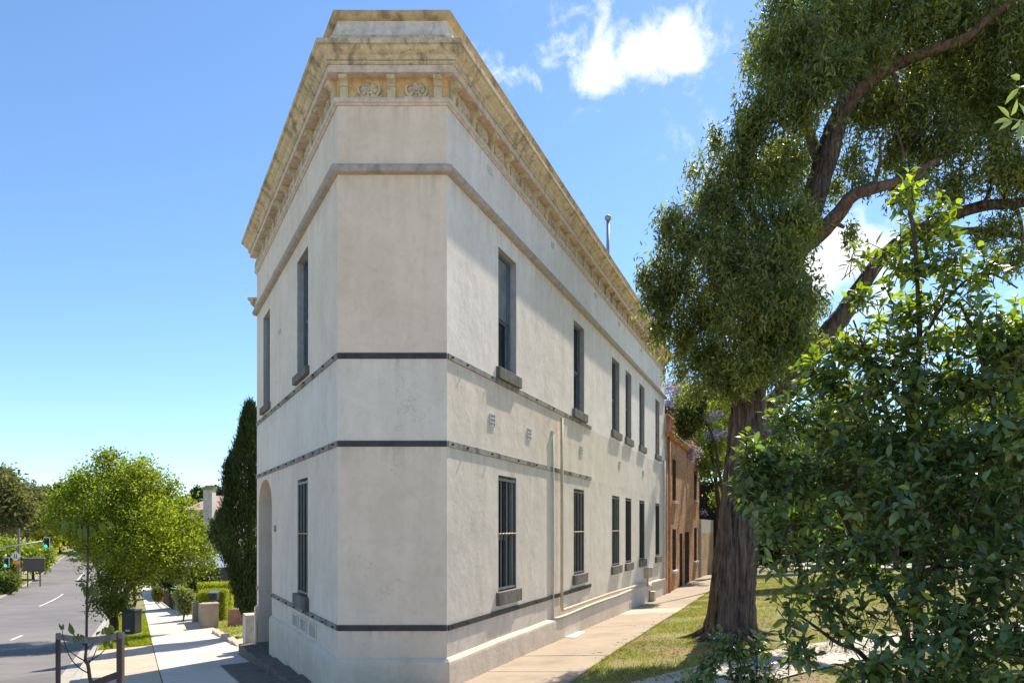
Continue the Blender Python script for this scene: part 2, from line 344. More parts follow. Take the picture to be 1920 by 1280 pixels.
def wloc(o):
    v = Vector((0, 0, 0))
    while o is not None: v += Vector(o.location); o = o.parent
    return v
def smooth_path(pts, n=6):
    pts = [Vector(p) for p in pts]; out = []
    for i in range(len(pts)-1):
        p0 = pts[max(i-1, 0)]; p1 = pts[i]; p2 = pts[i+1]; p3 = pts[min(i+2, len(pts)-1)]
        for k in range(n):
            t = k/n; t2 = t*t; t3 = t2*t
            out.append(.5*((2*p1)+(-p0+p2)*t+(2*p0-5*p1+4*p2-p3)*t2+(-p0+3*p1-3*p2+p3)*t3))
    out.append(pts[-1]); return out
def lerp_list(r, n):
    out = []
    for i in range(len(r)-1):
        for k in range(n): out.append(r[i]+(r[i+1]-r[i])*k/n)
    out.append(r[-1]); return out

def place(px, py, Y):        # a surveyed point: bearing and height read at distance Y
    return Vector(((px-960)/1280*Y, Y, (987-py)/1280*Y))
KN = [(-60, -2.2), (0, 1.78), (9.85, 2.45), (17.35, 3.06), (23, 3.46), (40, 4.55), (60, 5.8), (75, 6.55), (85, 6.88), (95, 6.98), (105, 6.9), (120, 6.5), (140, 5.8), (170, 4.7), (230, 2.2), (320, -2), (600, -10)]
def base(s):
    if s <= KN[0][0]: return KN[0][1]
    for i in range(len(KN)-1):
        if s <= KN[i+1][0]:
            p0 = KN[max(i-1, 0)]; p1 = KN[i]; p2 = KN[i+1]; p3 = KN[min(i+2, len(KN)-1)]
            h = p2[0]-p1[0]; t = (s-p1[0])/h
            m1 = (p2[1]-p0[1])/(p2[0]-p0[0])*h if i else (p2[1]-p1[1]); m2 = (p3[1]-p1[1])/(p3[0]-p1[0])*h if p3 != p2 else p2[1]-p1[1]
            return (2*t**3-3*t*t+1)*p1[1]+(t**3-2*t*t+t)*m1+(-2*t**3+3*t*t)*p2[1]+(t**3-t*t)*m2
    return KN[-1][1]
CA, SA = .8763, .4818
def st(x, y): return (-SA*x+CA*y, CA*x+SA*y)
def xy(s, t): return (-SA*s+CA*t, CA*s+SA*t)
TK_R, TK_L = -1.0, -12.0
def H(x, y):
    s, t = st(x, y); d = base(s)
    if t > 2.5: d -= .04*min(t-2.5, 26)*max(0, min(1, (s+10)/20))
    else: d += .03*min(2.5-t, 3.5)
    if t < TK_L: d -= .012*(TK_L-t)
    return -d
def HR(x, y): return H(x, y)-.12
def hit(px, py, hf=H):
    a = (px-960)/1280; b = (py-987)/1280; lo, hi = 2.0, 400.0
    y = 3.0; prev = None
    while y < 400:
        f = -b*y - hf(a*y, y)
        if prev is not None and f <= 0:
            lo, hi = y-.25, y
            for _ in range(30):
                m = (lo+hi)/2
                if -b*m-hf(a*m, m) > 0: lo = m
                else: hi = m
            return Vector((a*hi, hi, hf(a*hi, hi)))
        prev = f; y += .25
    return Vector((a*400, 400, hf(a*400, 400)))
# walls of the corner building
PL, PR = Vector((-2.515, 9.85)), Vector((-.939, 9.85))
DL, DR = Vector((-.4818, .8763)), Vector((.3746, .9272))
NL, NR = Vector((-.8763, -.4818)), Vector((.9272, -.3746))
WALLS = {'R': (PR, DR, NR), 'L': (PL, DL, NL), 'F': (PL, Vector((1, 0)), Vector((0, -1)))}
TR, TL, TF = 18.77, 7.55, PR.x-PL.x
def W(w, T, p, z):
    o, d, n = WALLS[w]; q = o+d*T+n*p; return (q.x, q.y, z)
def wbox(mb, w, T0, T1, p0, p1, z0, z1, mi=0):
    mb.box([W(w, T0, p0, z0), W(w, T1, p0, z0), W(w, T1, p1, z0), W(w, T0, p1, z0), W(w, T0, p0, z1), W(w, T1, p0, z1), W(w, T1, p1, z1), W(w, T0, p1, z1)], mi)
def offs(p):   # mitred outline at projection p
    mR = (NR+Vector((0, -1))); mR = mR/ (mR.dot(Vector((0, -1)))); mL = (NL+Vector((0, -1))); mL = mL/(mL.dot(Vector((0, -1))))
    return [PL+DL*TL+NL*p, PL+mL*p, PR+mR*p, PR+DR*TR+NR*p]
def sweep(name, prof, mat, parent, wob=0, sub=True, flip=False):
    mb = MB(); outs = [offs(p) for p, z in prof]
    segs = [(0, 1, 18), (1, 2, 6), (2, 3, 40)]
    cols = []
    for a, b, n in segs:
        for k in range(n if (a, b) != (2, 3) else n+1): cols.append((a, b, k/n))
    for a, b, t in cols:
        for (p, z), o in zip(prof, outs):
            q = o[a]+(o[b]-o[a])*t
            dz = wob*(mnoise.noise(Vector((q.x*.9, q.y*.9, 3.1)))) if wob else 0
            mb.v.append((q.x, q.y, z+dz))
    m = len(prof)
    for i in range(len(cols)-1):
        for j in range(m-1):
            mb.f.append((i*m+j, (i+1)*m+j, (i+1)*m+j+1, i*m+j+1)); mb.mi.append(0)
    mb.f.append(tuple(range(m))); mb.mi.append(0)
    mb.f.append(tuple(reversed([(len(cols)-1)*m+j for j in range(m)]))); mb.mi.append(0)
    return mb.build(name, mat, parent)

# ------------------------------------------------------------------ leaves
def fast_mesh(name, verts, faces_idx, nper, mats, origin=(0, 0, 0), smooth=False):
    me = bpy.data.meshes.new(name); V = (verts-np.array(origin)).astype(np.float32)
    me.vertices.add(len(V)); me.vertices.foreach_set('co', V.ravel())
    me.loops.add(faces_idx.size); me.loops.foreach_set('vertex_index', faces_idx.astype(np.int32).ravel())
    nf = faces_idx.size//nper; me.polygons.add(nf)
    me.polygons.foreach_set('loop_start', np.arange(0, nf*nper, nper, dtype=np.int32))
    if hasattr(mats, '__len__'):
        for m in mats: me.materials.append(m)
    else: me.materials.append(mats)
    if smooth: me.polygons.foreach_set('use_smooth', np.ones(nf, dtype=bool))
    me.update(calc_edges=True); me.validate(); return me
def unit(a): return a/np.maximum(np.linalg.norm(a, axis=1, keepdims=True), 1e-9)
def leaf_verts(C, A, N, L, Wd, fold=.15):
    A = unit(A); S = unit(np.cross(A, N)); N2 = np.cross(S, A)
    L = L[:, None]; Wd = Wd[:, None]
    v0 = C; v1 = C+A*L*.42+S*Wd*.5+N2*Wd*fold; v2 = C+A*L-N2*L*.08; v3 = C+A*L*.42-S*Wd*.5+N2*Wd*fold
    return np.stack([v0, v1, v2, v3], 1).reshape(-1, 3)
def obj_of(me, name, parent=None, loc=(0, 0, 0), kind=None):
    o = bpy.data.objects.new(name, me); COL.objects.link(o); o.location = loc; o.parent = parent
    if kind: o['kind'] = kind
    return o
def leaf_obj(name, C, A, N, L, Wd, mat, parent=None, kind=None, frac=None, fold=.15):
    v = leaf_verts(C, A, N, L, Wd, fold); n = len(C)
    f = np.arange(n*4).reshape(n, 4)
    org = tuple(wloc(parent)) if parent else (0, 0, 0)
    me = fast_mesh(name, v, f, 4, mat, org)
    if frac is not None and hasattr(mat, '__len__'): me.polygons.foreach_set('material_index', frac.astype(np.int32))
    return obj_of(me, name, parent, kind=kind)
def rand_dirs(n):
    v = RNG.normal(size=(n, 3)); return unit(v)
def blob_points(blobs, dens, shell=.55, rough=.3):
    """blobs: (cx,cy,cz,rx,ry,rz); points per unit 'dens' * r^2"""
    out = []; 
    for b in blobs:
        c = np.array(b[:3]); r = np.array(b[3:6]); n = int(dens*(r.prod()**(2/3))*(b[6] if len(b) > 6 else 1))
        d = rand_dirs(n); rr = RNG.random(n)**shell
        ph = np.sin(d[:, 0]*5+c[0]*3)*np.cos(d[:, 1]*6+c[1])*np.sin(d[:, 2]*5+c[2]*2+1)
        rr = rr*(1+rough*ph)
        out.append(c+d*r*rr[:, None])
    return np.concatenate(out)
def sprigs(P, per, spread, droop, L, Wv, horiz=.6):
    n = len(P)*per
    C = np.repeat(P, per, 0)+RNG.normal(size=(n, 3))*spread
    A = rand_dirs(n)*horiz; A[:, 2] -= droop
    N = rand_dirs(n)
    return C, A, N, L*(.7+.6*RNG.random(n)), Wv*(.7+.6*RNG.random(n))
def crown(name, parent, blobs, dens, per, spread, droop, L, Wv, mat, frac=None, shell=.5, rough=.3, horiz=.7, fold=.15):
    P = blob_points(blobs, dens, shell, rough); a = sprigs(P, per, spread, droop, L, Wv, horiz)
    fr = None
    if frac is not None:
        q = np.repeat(RNG.random(len(P)), per); fr = (q < frac)
    return leaf_obj(name, *a, mat, parent, frac=fr, fold=fold)
def branch(parent, name, pts, r0, r1, mat, seg=8, n=5, wob=0):
    sp = smooth_path(pts, n); m = MB()
    rs = [r0+(r1-r0)*i/(len(sp)-1) for i in range(len(sp))]
    if wob: sp = [p+Vector((mnoise.noise(p*2), mnoise.noise(p*2+Vector((5, 0, 0))), 0))*wob for p in sp]
    m.tube(sp, rs, seg); return m.build(name, mat, parent, smooth=True)

# ================================================================== SETTING
# terrain sheet in street coordinates
ss = list(np.arange(-30, 60, 1.5))+list(np.arange(60, 180, 5))+list(np.arange(180, 640, 25)); 
ts = [-420, -250, -150, -90, -60, -40, -30, -24, -20, -16, -13, TK_L-.02, TK_L+.0, TK_L+.02, -9, -6, -3, TK_R-.02, TK_R, TK_R+.02, -.5, 0, .5, 1, 1.5, 2, 2.5, 3, 4, 5, 6, 8, 10, 12, 14, 16, 18, 20, 24, 28, 34, 42, 60, 90, 150, 250, 420]
vs = []; nt_ = len(ts)
for s in ss:
    for t_ in ts:
        x, y = xy(s, t_); z = H(x, y)-.012
        if TK_L-.001 < t_ < TK_R+.001: z -= .30
        vs.append((x, y, z))
fs = [(i*nt_+j, i*nt_+j+1, (i+1)*nt_+j+1, (i+1)*nt_+j) for i in range(len(ss)-1) for j in range(nt_-1)]
me = bpy.data.meshes.new('ground'); me.from_pydata(vs, [], fs); me.materials.append(M['lawn']); me.update()
tag(obj_of(me, 'ground'), kind='structure')
def strip(name, t0, t1, s0, s1, hf, dz, mat, ns=80, nt=4, thick=0, parent=None, kind='structure'):
    mb = MB(); cols = []
    for i in range(ns+1):
        s = s0+(s1-s0)*(i/ns)**1.5 if s1 > 60 else s0+(s1-s0)*i/ns
        row = []
        for j in range(nt+1):
            t_ = t0+(t1-t0)*j/nt; x, y = xy(s, t_); row.append((x, y, hf(x, y)+dz))
        cols.append(row)
    for i in range(ns):
        for j in range(nt): mb.quad(cols[i][j], cols[i][j+1], cols[i+1][j+1], cols[i+1][j])
        if thick:
            for j, sgn in ((0, 1), (nt, -1)):
                a, b = cols[i][j], cols[i+1][j]; a2 = (a[0], a[1], a[2]-thick); b2 = (b[0], b[1], b[2]-thick)
                mb.quad(*((a2, a, b, b2) if sgn > 0 else (a, a2, b2, b)))
    if thick:
        for i, fl in ((0, 1), (ns, 0)):
            r = cols[i]; lo = [(a[0], a[1], a[2]-thick) for a in r]
            for j in range(nt): mb.quad(*((lo[j], lo[j+1], r[j+1], r[j]) if fl else (r[j], r[j+1], lo[j+1], lo[j])))
    return mb.build(name, mat, parent, kind=kind)
strip('road', TK_L, TK_R, -25, 400, HR, 0, M['asphalt'], 160, 8)
def kerb_run(parent_name, ta, tb, s0, s1, step):
    root = bpy.data.objects.new(parent_name, None); COL.objects.link(root); root['kind'] = 'structure'
    k = 0; s = s0
    while s < s1:
        e = min(s+step-.015, s1); o = strip('kerb_stone', ta, tb, s, e, H, .006+random.uniform(-.004, .004), M['kerb'], 4, 1, .26, root, None); s += step; k += 1
    return root
kerb_run('kerb', TK_R-.16, TK_R, -4, 44, 1.5)
kerb_run('kerb', TK_L, TK_L+.16, 60, 175, 4.5)
strip('gutter', TK_R-.5, TK_R-.17, -10, 60, HR, .008, M['kerb'], 60, 1)
# centre line dashes, each read off its two ends
dash_root = bpy.data.objects.new('road_marking', None); COL.objects.link(dash_root); dash_root['kind'] = 'structure'
for (a, b, wd) in (((20, 1200), (41, 1191), .12), ((74, 1136), (118, 1113), .13), ((145, 1087), (157, 1073), .14), ((163, 1062), (168, 1056), .14)):
    A_ = hit(*a, HR); B_ = hit(*b, HR); d = (B_-A_); d.z = 0; d.normalize(); n = Vector((-d.y, d.x, 0))*wd
    mb = MB(); K = 8; L_ = (B_-A_).length; rows = []
    for i in range(K+1):
        q = A_+(B_-A_)*i/K; rows.append([q+n*.5, q-n*.5])
    Z = lambda q: (q.x, q.y, HR(q.x, q.y)+.012)
    for i in range(K): mb.quad(Z(rows[i][0]), Z(rows[i][1]), Z(rows[i+1][1]), Z(rows[i+1][0]))
    mb.build('lane_dash', M['paint'], dash_root)
# street footpath, left of building: slabs as parts
def slab_run(name, t0, t1, s0, s1, step, mat, gap=.012, dz=.02, mats=None):
    root = bpy.data.objects.new(name, None); COL.objects.link(root); root['kind'] = 'structure'
    s = s0; k = 0
    while s < s1:
        e = min(s+step-gap, s1); m = mat if not mats else mats[k % len(mats)]
        strip('slab', t0, t1, s, e, H, dz+random.uniform(-.003, .003), m, 3, 3, .05, root, None); s += step; k += 1
    return root
slab_run('footpath', .42, 2.50, -6, 46, 1.9, M['path_new'], .01)
slab_run('crossover', TK_R+.012, .40, 5.2, 22.8, 2.2, M['crossover'])
strip('far_footpath', .5, 2.3, 46.02, 170, H, .012, M['path_new'], 60, 2)
strip('opposite_footpath', -17, -14.6, 70, 190, H, .012, M['path_patch'], 50, 2)
strip('side_road', -60, -12.0, 52, 66, H, .02, M['asphalt'], 8, 12)
strip('driveway', -24, -12.2, 92, 97, H, .02, M['path_patch'], 4, 8)
strip('driveway', -24, -12.2, 118, 124, H, .02, M['path_patch'], 4, 8)
# lane footpath along the right wall
def wstrip(name, T0, T1, p0, p1, dz, mat, parent=None, n=4, thick=.05, kind=None):
    mb = MB(); g_ = []
    for i in range(n+1):
        T = T0+(T1-T0)*i/n; r = []
        for p in (p0, (p0+p1)/2, p1):
            x, y, _ = W('R', T, p, 0); r.append((x, y, H(x, y)+dz))
        g_.append(r)
    for i in range(n):
        for j in range(2): mb.quad(g_[i][j], g_[i+1][j], g_[i+1][j+1], g_[i][j+1])
        a, b = g_[i][2], g_[i+1][2]; mb.quad((a[0], a[1], a[2]-thick), a, b, (b[0], b[1], b[2]-thick))
    for r in (g_[0], g_[-1]):
        for j in range(2): mb.quad((r[j][0], r[j][1], r[j][2]-thick), (r[j+1][0], r[j+1][1], r[j+1][2]-thick), r[j+1], r[j])
    return mb.build(name, mat, parent, kind=kind)
lane = bpy.data.objects.new('lane_footpath', None); COL.objects.link(lane); lane['kind'] = 'structure'
T = -8.0; k = 0
while T < 34:
    stp = 1.55
    pale = 9.9 < T < 11.6
    wstrip('slab', T, T+stp-.012, .02, 1.68+random.uniform(-.01, .01), .02+random.uniform(-.004, .004), M['path_patch'] if pale else M['path_old'], lane); T += stp
# inspection cover in lane path
q = [hit(1040, 1196), hit(1065, 1184), hit(1098, 1186), hit(1078, 1197)]
mb = MB(); top = [(v.x, v.y, v.z+.034) for v in q]; bot = [(v.x, v.y, v.z+.0) for v in q]; mb.box(bot+top)
mb.build('inspection_cover', M['vent'], None, origin=tuple(sum(q, Vector())/4)); tag(bpy.data.objects['inspection_cover'], 'pale square inspection cover set in the concrete footpath beside the wall', 'inspection cover')
def drape(name, top, bot, dz, mat, n=14):
    mb = MB(); rows = []
    for i in range(n+1):
        f = i/n*(len(top)-1); k = min(int(f), len(top)-2); fr = f-k
        a = Vector(top[k]).lerp(Vector(top[k+1]), fr); b = Vector(bot[k]).lerp(Vector(bot[k+1]), fr)
        rows.append([(p.x, p.y, H(p.x, p.y)+dz) for p in (a.lerp(b, j/4) for j in range(5))])
    for i in range(n):
        for j in range(4): mb.quad(rows[i][j], rows[i+1][j], rows[i+1][j+1], rows[i][j+1])
    return mb.build(name, mat, None, kind='structure')
g1 = lambda a, b: hit(a, b)
drape('park_path', [g1(1150, 1288), g1(1287, 1254), g1(1400, 1227), g1(1520, 1207), g1(1700, 1185), g1(1920, 1165)],
      [g1(1240, 1330), g1(1400, 1290), g1(1500, 1262), g1(1600, 1240), g1(1750, 1212), g1(1960, 1190)], .012, M['path_grey'])
drape('park_road', [g1(1450, 1052), g1(1600, 1050), g1(1800, 1048), g1(2300, 1046)], [g1(1450, 1066), g1(1600, 1066), g1(1800, 1066), g1(2300, 1068)], .015, M['path_patch'])
# bare stone strip beside the left garden wall
strip('side_yard', 2.55, 6.5, 18.2, 23.5, H, .01, M['path_patch'], 5, 3)

mb = MB()
for i in range(28):
    for j in range(24):
        xs = [-9+i*1.0, -8+i*1.0]; ys = [-16+j*1.0, -15+j*1.0]
        q = [(xs[0], ys[0]), (xs[1], ys[0]), (xs[1], ys[1]), (xs[0], ys[1])]
        cx_, cy_ = xs[0]+.5, ys[0]+.5
        if st(cx_, cy_)[1] < .3 or (cx_ > .2+max(0, cy_-4)*.4 and cy_ > 4): continue
        mb.quad(*[(x, y, H(x, y)+.004) for x, y in q])
mb.build('corner_pavement', M['path_new'], None, kind='structure')  # unseen corner footpath, added in pale concrete to bounce light onto the chamfer
# grass blades and leaf litter (nobody could count these)
def on_ground(polys_px, n):
    out = []
    while len(out) < n:
        a = random.choice(polys_px); y = random.uniform(a[2], a[3]); x = random.uniform(a[0], a[1]); out.append((x, y))
    return out
pts = []
while len(pts) < 60000:
    Tq = random.uniform(-1, 26); p = 1.66+random.random()**1.3*7.5; x, y, _ = W('R', Tq, p, 0)
    if y < 7.5: continue
    if mnoise.noise(Vector((x*.9, y*.9, 0))) < -.08 and random.random() < .85: continue
    pts.append((x, y, H(x, y)-.012))
C_ = np.array(pts); n = len(C_); A_ = RNG.normal(size=(n, 3))*.35; A_[:, 2] = 1
tag(leaf_obj('grass', C_, A_, rand_dirs(n), .035+.035*RNG.random(n), .008+.006*RNG.random(n), M['blade'], kind='stuff'), kind='stuff')
pts = []
for s0_, s1_, t0_, t1_, c_ in ((22.9, 42, -.97, .40, 14000), (22, 34, 2.6, 8, 9000)):
    for _ in range(c_):
        s = s0_+(s1_-s0_)*random.random()**1.5; t_ = random.uniform(t0_, t1_); x, y = xy(s, t_); pts.append((x, y, H(x, y)-.01))
C_ = np.array(pts); n = len(C_); A_ = RNG.normal(size=(n, 3))*.4; A_[:, 2] = 1
tag(leaf_obj('verge_grass', C_, A_, rand_dirs(n), .06+.05*RNG.random(n), .014+.01*RNG.random(n), M['hedge'], kind='stuff'), kind='stuff')
pts = []
while len(pts) < 6500:
    Tq = random.uniform(0, 22); p = 1.2+random.random()*8; x, y, _ = W('R', Tq, p, 0)
    if p < 1.7 and random.random() < .9: continue
    if (x-4.18)**2+(y-13.2)**2 > 9*random.random()**.5*2+1 and random.random() < .6: continue
    if mnoise.noise(Vector((x*.7, y*.7, 4))) < random.uniform(-.3, .35): continue
    pts.append((x, y, H(x, y)+.028))
C_ = np.array(pts); n = len(C_); A_ = RNG.normal(size=(n, 3)); A_[:, 2] *= .15; Nn = RNG.normal(size=(n, 3))*.3; Nn[:, 2] = 1
tag(leaf_obj('leaf_litter', C_, A_, Nn, .05+.05*RNG.random(n), .015+.015*RNG.random(n), M['litter'], kind='stuff'), kind='stuff')

# ================================================================== CORNER BUILDING
BZ = -2.9
B = empty('corner_building', (PL.x, PL.y, BZ), 'tall cream rendered flatiron building with chamfered corner and ornate ochre cornice', 'building')
def uvize(o, w):
    me = o.data; uv = me.uv_layers.new(name='UVMap'); org, d, n_ = WALLS[w]; wl_ = wloc(o)
    for lp in me.loops:
        c = me.vertices[lp.vertex_index].co; x, y, z = c.x+wl_.x, c.y+wl_.y, c.z+wl_.z
        uv.data[lp.index].uv = ((Vector((x, y))-org).dot(d)+(Vector((x, y))-org).dot(n_), z)
def wall(name, w, T0, T1, z0, z1, holes, mat, reveal, parent, p=0, depth=.13, maxc=1.2):
    mb = MB(); Ts = {T0, T1}; Zs = {z0, z1}
    for h in holes: Ts |= {h[0], h[1]}; Zs |= {h[2], h[3]}
    def refine(S):
        S = sorted(S); o = [S[0]]
        for a, b in zip(S, S[1:]):
            k = max(1, int(math.ceil((b-a)/maxc)))
            o += [a+(b-a)*i/k for i in range(1, k+1)]
        return o
    Ts = refine(Ts); Zs = refine(Zs); idx = {}
    def vid(T, z):
        k = (round(T, 4), round(z, 4))
        if k not in idx: idx[k] = len(mb.v); mb.v.append(W(w, T, p, z))
        return idx[k]
    for a, b in zip(Ts, Ts[1:]):
        for c, d in zip(Zs, Zs[1:]):
            m_, n_ = (a+b)/2, (c+d)/2
            if any(h[0] < m_ < h[1] and h[2] < n_ < h[3] for h in holes): continue
            f = (vid(a, c), vid(b, c), vid(b, d), vid(a, d)); mb.f.append(f if w != 'L' else f[::-1]); mb.mi.append(0)
    for h in holes:
        if len(h) > 4: continue
        for (a, b) in (((h[0], h[2]), (h[1], h[2])), ((h[1], h[2]), (h[1], h[3])), ((h[1], h[3]), (h[0], h[3])), ((h[0], h[3]), (h[0], h[2]))):
            q = (W(w, a[0], p, a[1]), W(w, b[0], p, b[1]), W(w, b[0], p-depth, b[1]), W(w, a[0], p-depth, a[1]))
            mb.quad(*q, mi=1)
    o = mb.build(name, [mat, reveal], parent); return o
UP = (2.70, 4.76); LO = (-1.115, .88)
RW = [(1.887, 2.712), (6.29, 7.16), (9.97, 10.88), (11.69, 12.52), (13.77, 14.65), (16.73, 17.60)]
LWU = [(1.94, 2.83), (5.73, 6.59)]; LWL = [(1.97, 2.80)]
ARCH = (5.47, 7.29, -3.2, .47, 1.07)
GZ = -3.6
wall('wall', 'R', 0, TR, GZ, 7.02, [(a, b, *UP) for a, b in RW]+[(a, b, *LO) for a, b in RW], M['wall_right'], M['reveal'], B)
wall('wall', 'F', 0, TF, GZ, 7.02, [], M['wall_front'], M['reveal'], B)
o = wall('wall', 'L', 0, TL, GZ, 7.02, [(a, b, *UP) for a, b in LWU]+[(a, b, -1.2, .84) for a, b in LWL]+[(ARCH[0], ARCH[1], ARCH[2], 1.2, 1)], M['wall_left'], M['reveal'], B)
# arch spandrels and the deep porch
mb = MB(); a0, a1, _, zs_, zc = ARCH; mid_ = (a0+a1)/2; K = 16; pts = []
for i in range(K+1):
    th = math.pi*i/K; pts.append((mid_-(a1-a0)/2*math.cos(th), zs_+(zc-zs_)*math.sin(th)))
for (Ta, za), (Tb, zb) in zip(pts, pts[1:]):
    mb.quad(W('L', Ta, 0, za), W('L', Ta, 0, 1.2), W('L', Tb, 0, 1.2), W('L', Tb, 0, zb))
    mb.quad(W('L', Ta, 0, za), W('L', Tb, 0, zb), W('L', Tb, -.75, zb), W('L', Ta, -.75, za))
for Tq, z_ in ((a0, zs_), (a1, zs_)):
    mb.quad(W('L', Tq, 0, GZ), W('L', Tq, 0, z_), W('L', Tq, -.75, z_), W('L', Tq, -.75, GZ))
mb.build('arch_surround', M['wall_left'], B)
mb = MB(); wbox(mb, 'L', a0-.1, a1+.1, -.80, -.75, GZ, 1.3); d = mb.build('door', M['door_dark'], B, bevel=0)
mb = MB()
for ta, tb in ((a0+.2, mid_-.06), (mid_+.06, a1-.2)):
    for za, zb in ((-2.5, -1.6), (-1.4, .1)): wbox(mb, 'L', ta, tb, -.75, -.725, za, zb)
mb.build('door_panel', M['iron_dark'], d, bevel=.008)
mb = MB(); mb.sphere(W('L', mid_-.04, -.70, -1.5), .035); mb.build('door_knob', M['bar_orange'], d)
# back, roof
mb = MB(); e0 = W('L', TL, 0, 0); e1 = W('R', TR, 0, 0)
mb.quad((e0[0], e0[1], GZ), (e0[0], e0[1], 7.0), (e1[0], e1[1], 7.0), (e1[0], e1[1], GZ)); mb.build('rear_wall', M['wall_left'], B)
mb = MB(); mb.poly([(PL.x, PL.y, 6.9), (PR.x, PR.y, 6.9), (e1[0], e1[1], 6.9), (e0[0], e0[1], 6.9)]); mb.build('roof', M['grey_metal'], B)
# mouldings
sweep('parapet', [(.0, 7.0), (.0, 7.29)], M['parapet'], B)
sweep('parapet_back', [(-.25, 6.9), (-.25, 7.29)], M['parapet'], B)
sweep('parapet_cap', [(-.3, 7.285), (.0, 7.285), (.035, 7.30), (.06, 7.325), (.075, 7.39), (.0, 7.425), (-.3, 7.43), (-.3, 7.285)], M['cap'], B, .012)
sweep('parapet_base', [(0, 7.06), (.07, 7.04), (.12, 7.0), (.14, 6.93), (.14, 6.87), (.0, 6.87)], M['ochre'], B, .008)
cy = [(.0, 6.62), (.17, 6.62), (.185, 6.60), (.19, 6.575)]
cyma = [(.185, 6.60), (.20, 6.615), (.205, 6.63), (.22, 6.65), (.25, 6.665), (.285, 6.69), (.30, 6.715), (.315, 6.73), (.345, 6.732), (.35, 6.795), (.33, 6.80), (.14, 6.88), (0, 6.88), (0, 6.6)]
sweep('cornice', cyma, M['ochre'], B, .010)
sweep('bead_moulding', [(0, 6.548), (.175, 6.548), (.195, 6.56), (.197, 6.58), (.183, 6.596), (0, 6.596)], M['ochre'], B, .004)
sweep('fascia', [(0, 6.446), (.155, 6.446), (.16, 6.45), (.162, 6.544), (0, 6.544)], M['white_trim'], B, .006)
sweep('frieze', [(.004, 6.12), (.004, 6.452)], M['frieze'], B)
sweep('frieze_moulding', [(0, 6.06), (.022, 6.062), (.03, 6.085), (.05, 6.095), (.058, 6.12), (.058, 6.148), (.03, 6.156), (0, 6.158)], M['white_trim'], B, .005)
rl = [(0, 5.07)]+[(.055+.055*math.cos(a), 5.135+.06*math.sin(a)) for a in [math.pi*(-.5+i/8) for i in range(9)]]+[(0, 5.20)]
sweep('string_course', rl, M['roll'], B, .008)
# plinth: front & sides, broken by the porch on the left
def profile_run(name, w, T0, T1, prof, mat, wob=0, n=14):
    mb = MB(); m = len(prof); cols = n+1
    for i in range(cols):
        Tq = T0+(T1-T0)*i/n
        for p, z in prof:
            q = W(w, Tq, p, z); dz = wob*mnoise.noise(Vector((q[0]*.8, q[1]*.8, 2))) if z > -2.2 else 0; mb.v.append((q[0], q[1], z+dz))
    for i in range(n):
        for j in range(m-1): mb.f.append((i*m+j, (i+1)*m+j, (i+1)*m+j+1, i*m+j+1)); mb.mi.append(0)
    mb.f.append(tuple(range(m))); mb.mi.append(0); mb.f.append(tuple(n*m+j for j in reversed(range(m)))); mb.mi.append(0)
    return mb.build(name, mat, B)
pp = [(.0, -1.88), (.02, -1.89), (.06, -1.935), (.065, -1.97), (.07, GZ)]
def miter_pt(side, p):
    o = offs(p); return o[1] if side == 'L' else o[2]
mb = MB()
cols = []
TPmax = 5.42
for i in range(11):      # left from porch to corner
    Tq = TPmax*(1-i/10)
    cols.append([Vector(W('L', Tq, p, 0)[:2]) if Tq > .01 else miter_pt('L', p) for p, z in pp])
for i in range(1, 5): cols.append([miter_pt('L', p).lerp(miter_pt('R', p), i/4) for p, z in pp])
for i in range(1, 41):
    Tq = TR*i/40; cols.append([Vector(W('R', Tq, p, 0)[:2]) for p, z in pp])
for k, cl in enumerate(cols):
    for q, (p, z) in zip(cl, pp):
        far = max(0, (q.y-9.9)) if q.x > -1 else 0
        dz = (.035*mnoise.noise(Vector((q.x*.55, q.y*.55, 2)))-.006*far) if z > -2.2 else 0
        mb.v.append((q.x, q.y, z+dz))
m = len(pp)
for i in range(len(cols)-1):
    for j in range(m-1): mb.f.append((i*m+j, i*m+j+1, (i+1)*m+j+1, (i+1)*m+j)); mb.mi.append(0)
mb.f.append(tuple(range(m))); mb.mi.append(0)
mb.build('plinth', M['plinth'], B)
profile_run('plinth', 'L', 7.33, TL, pp, M['plinth'])
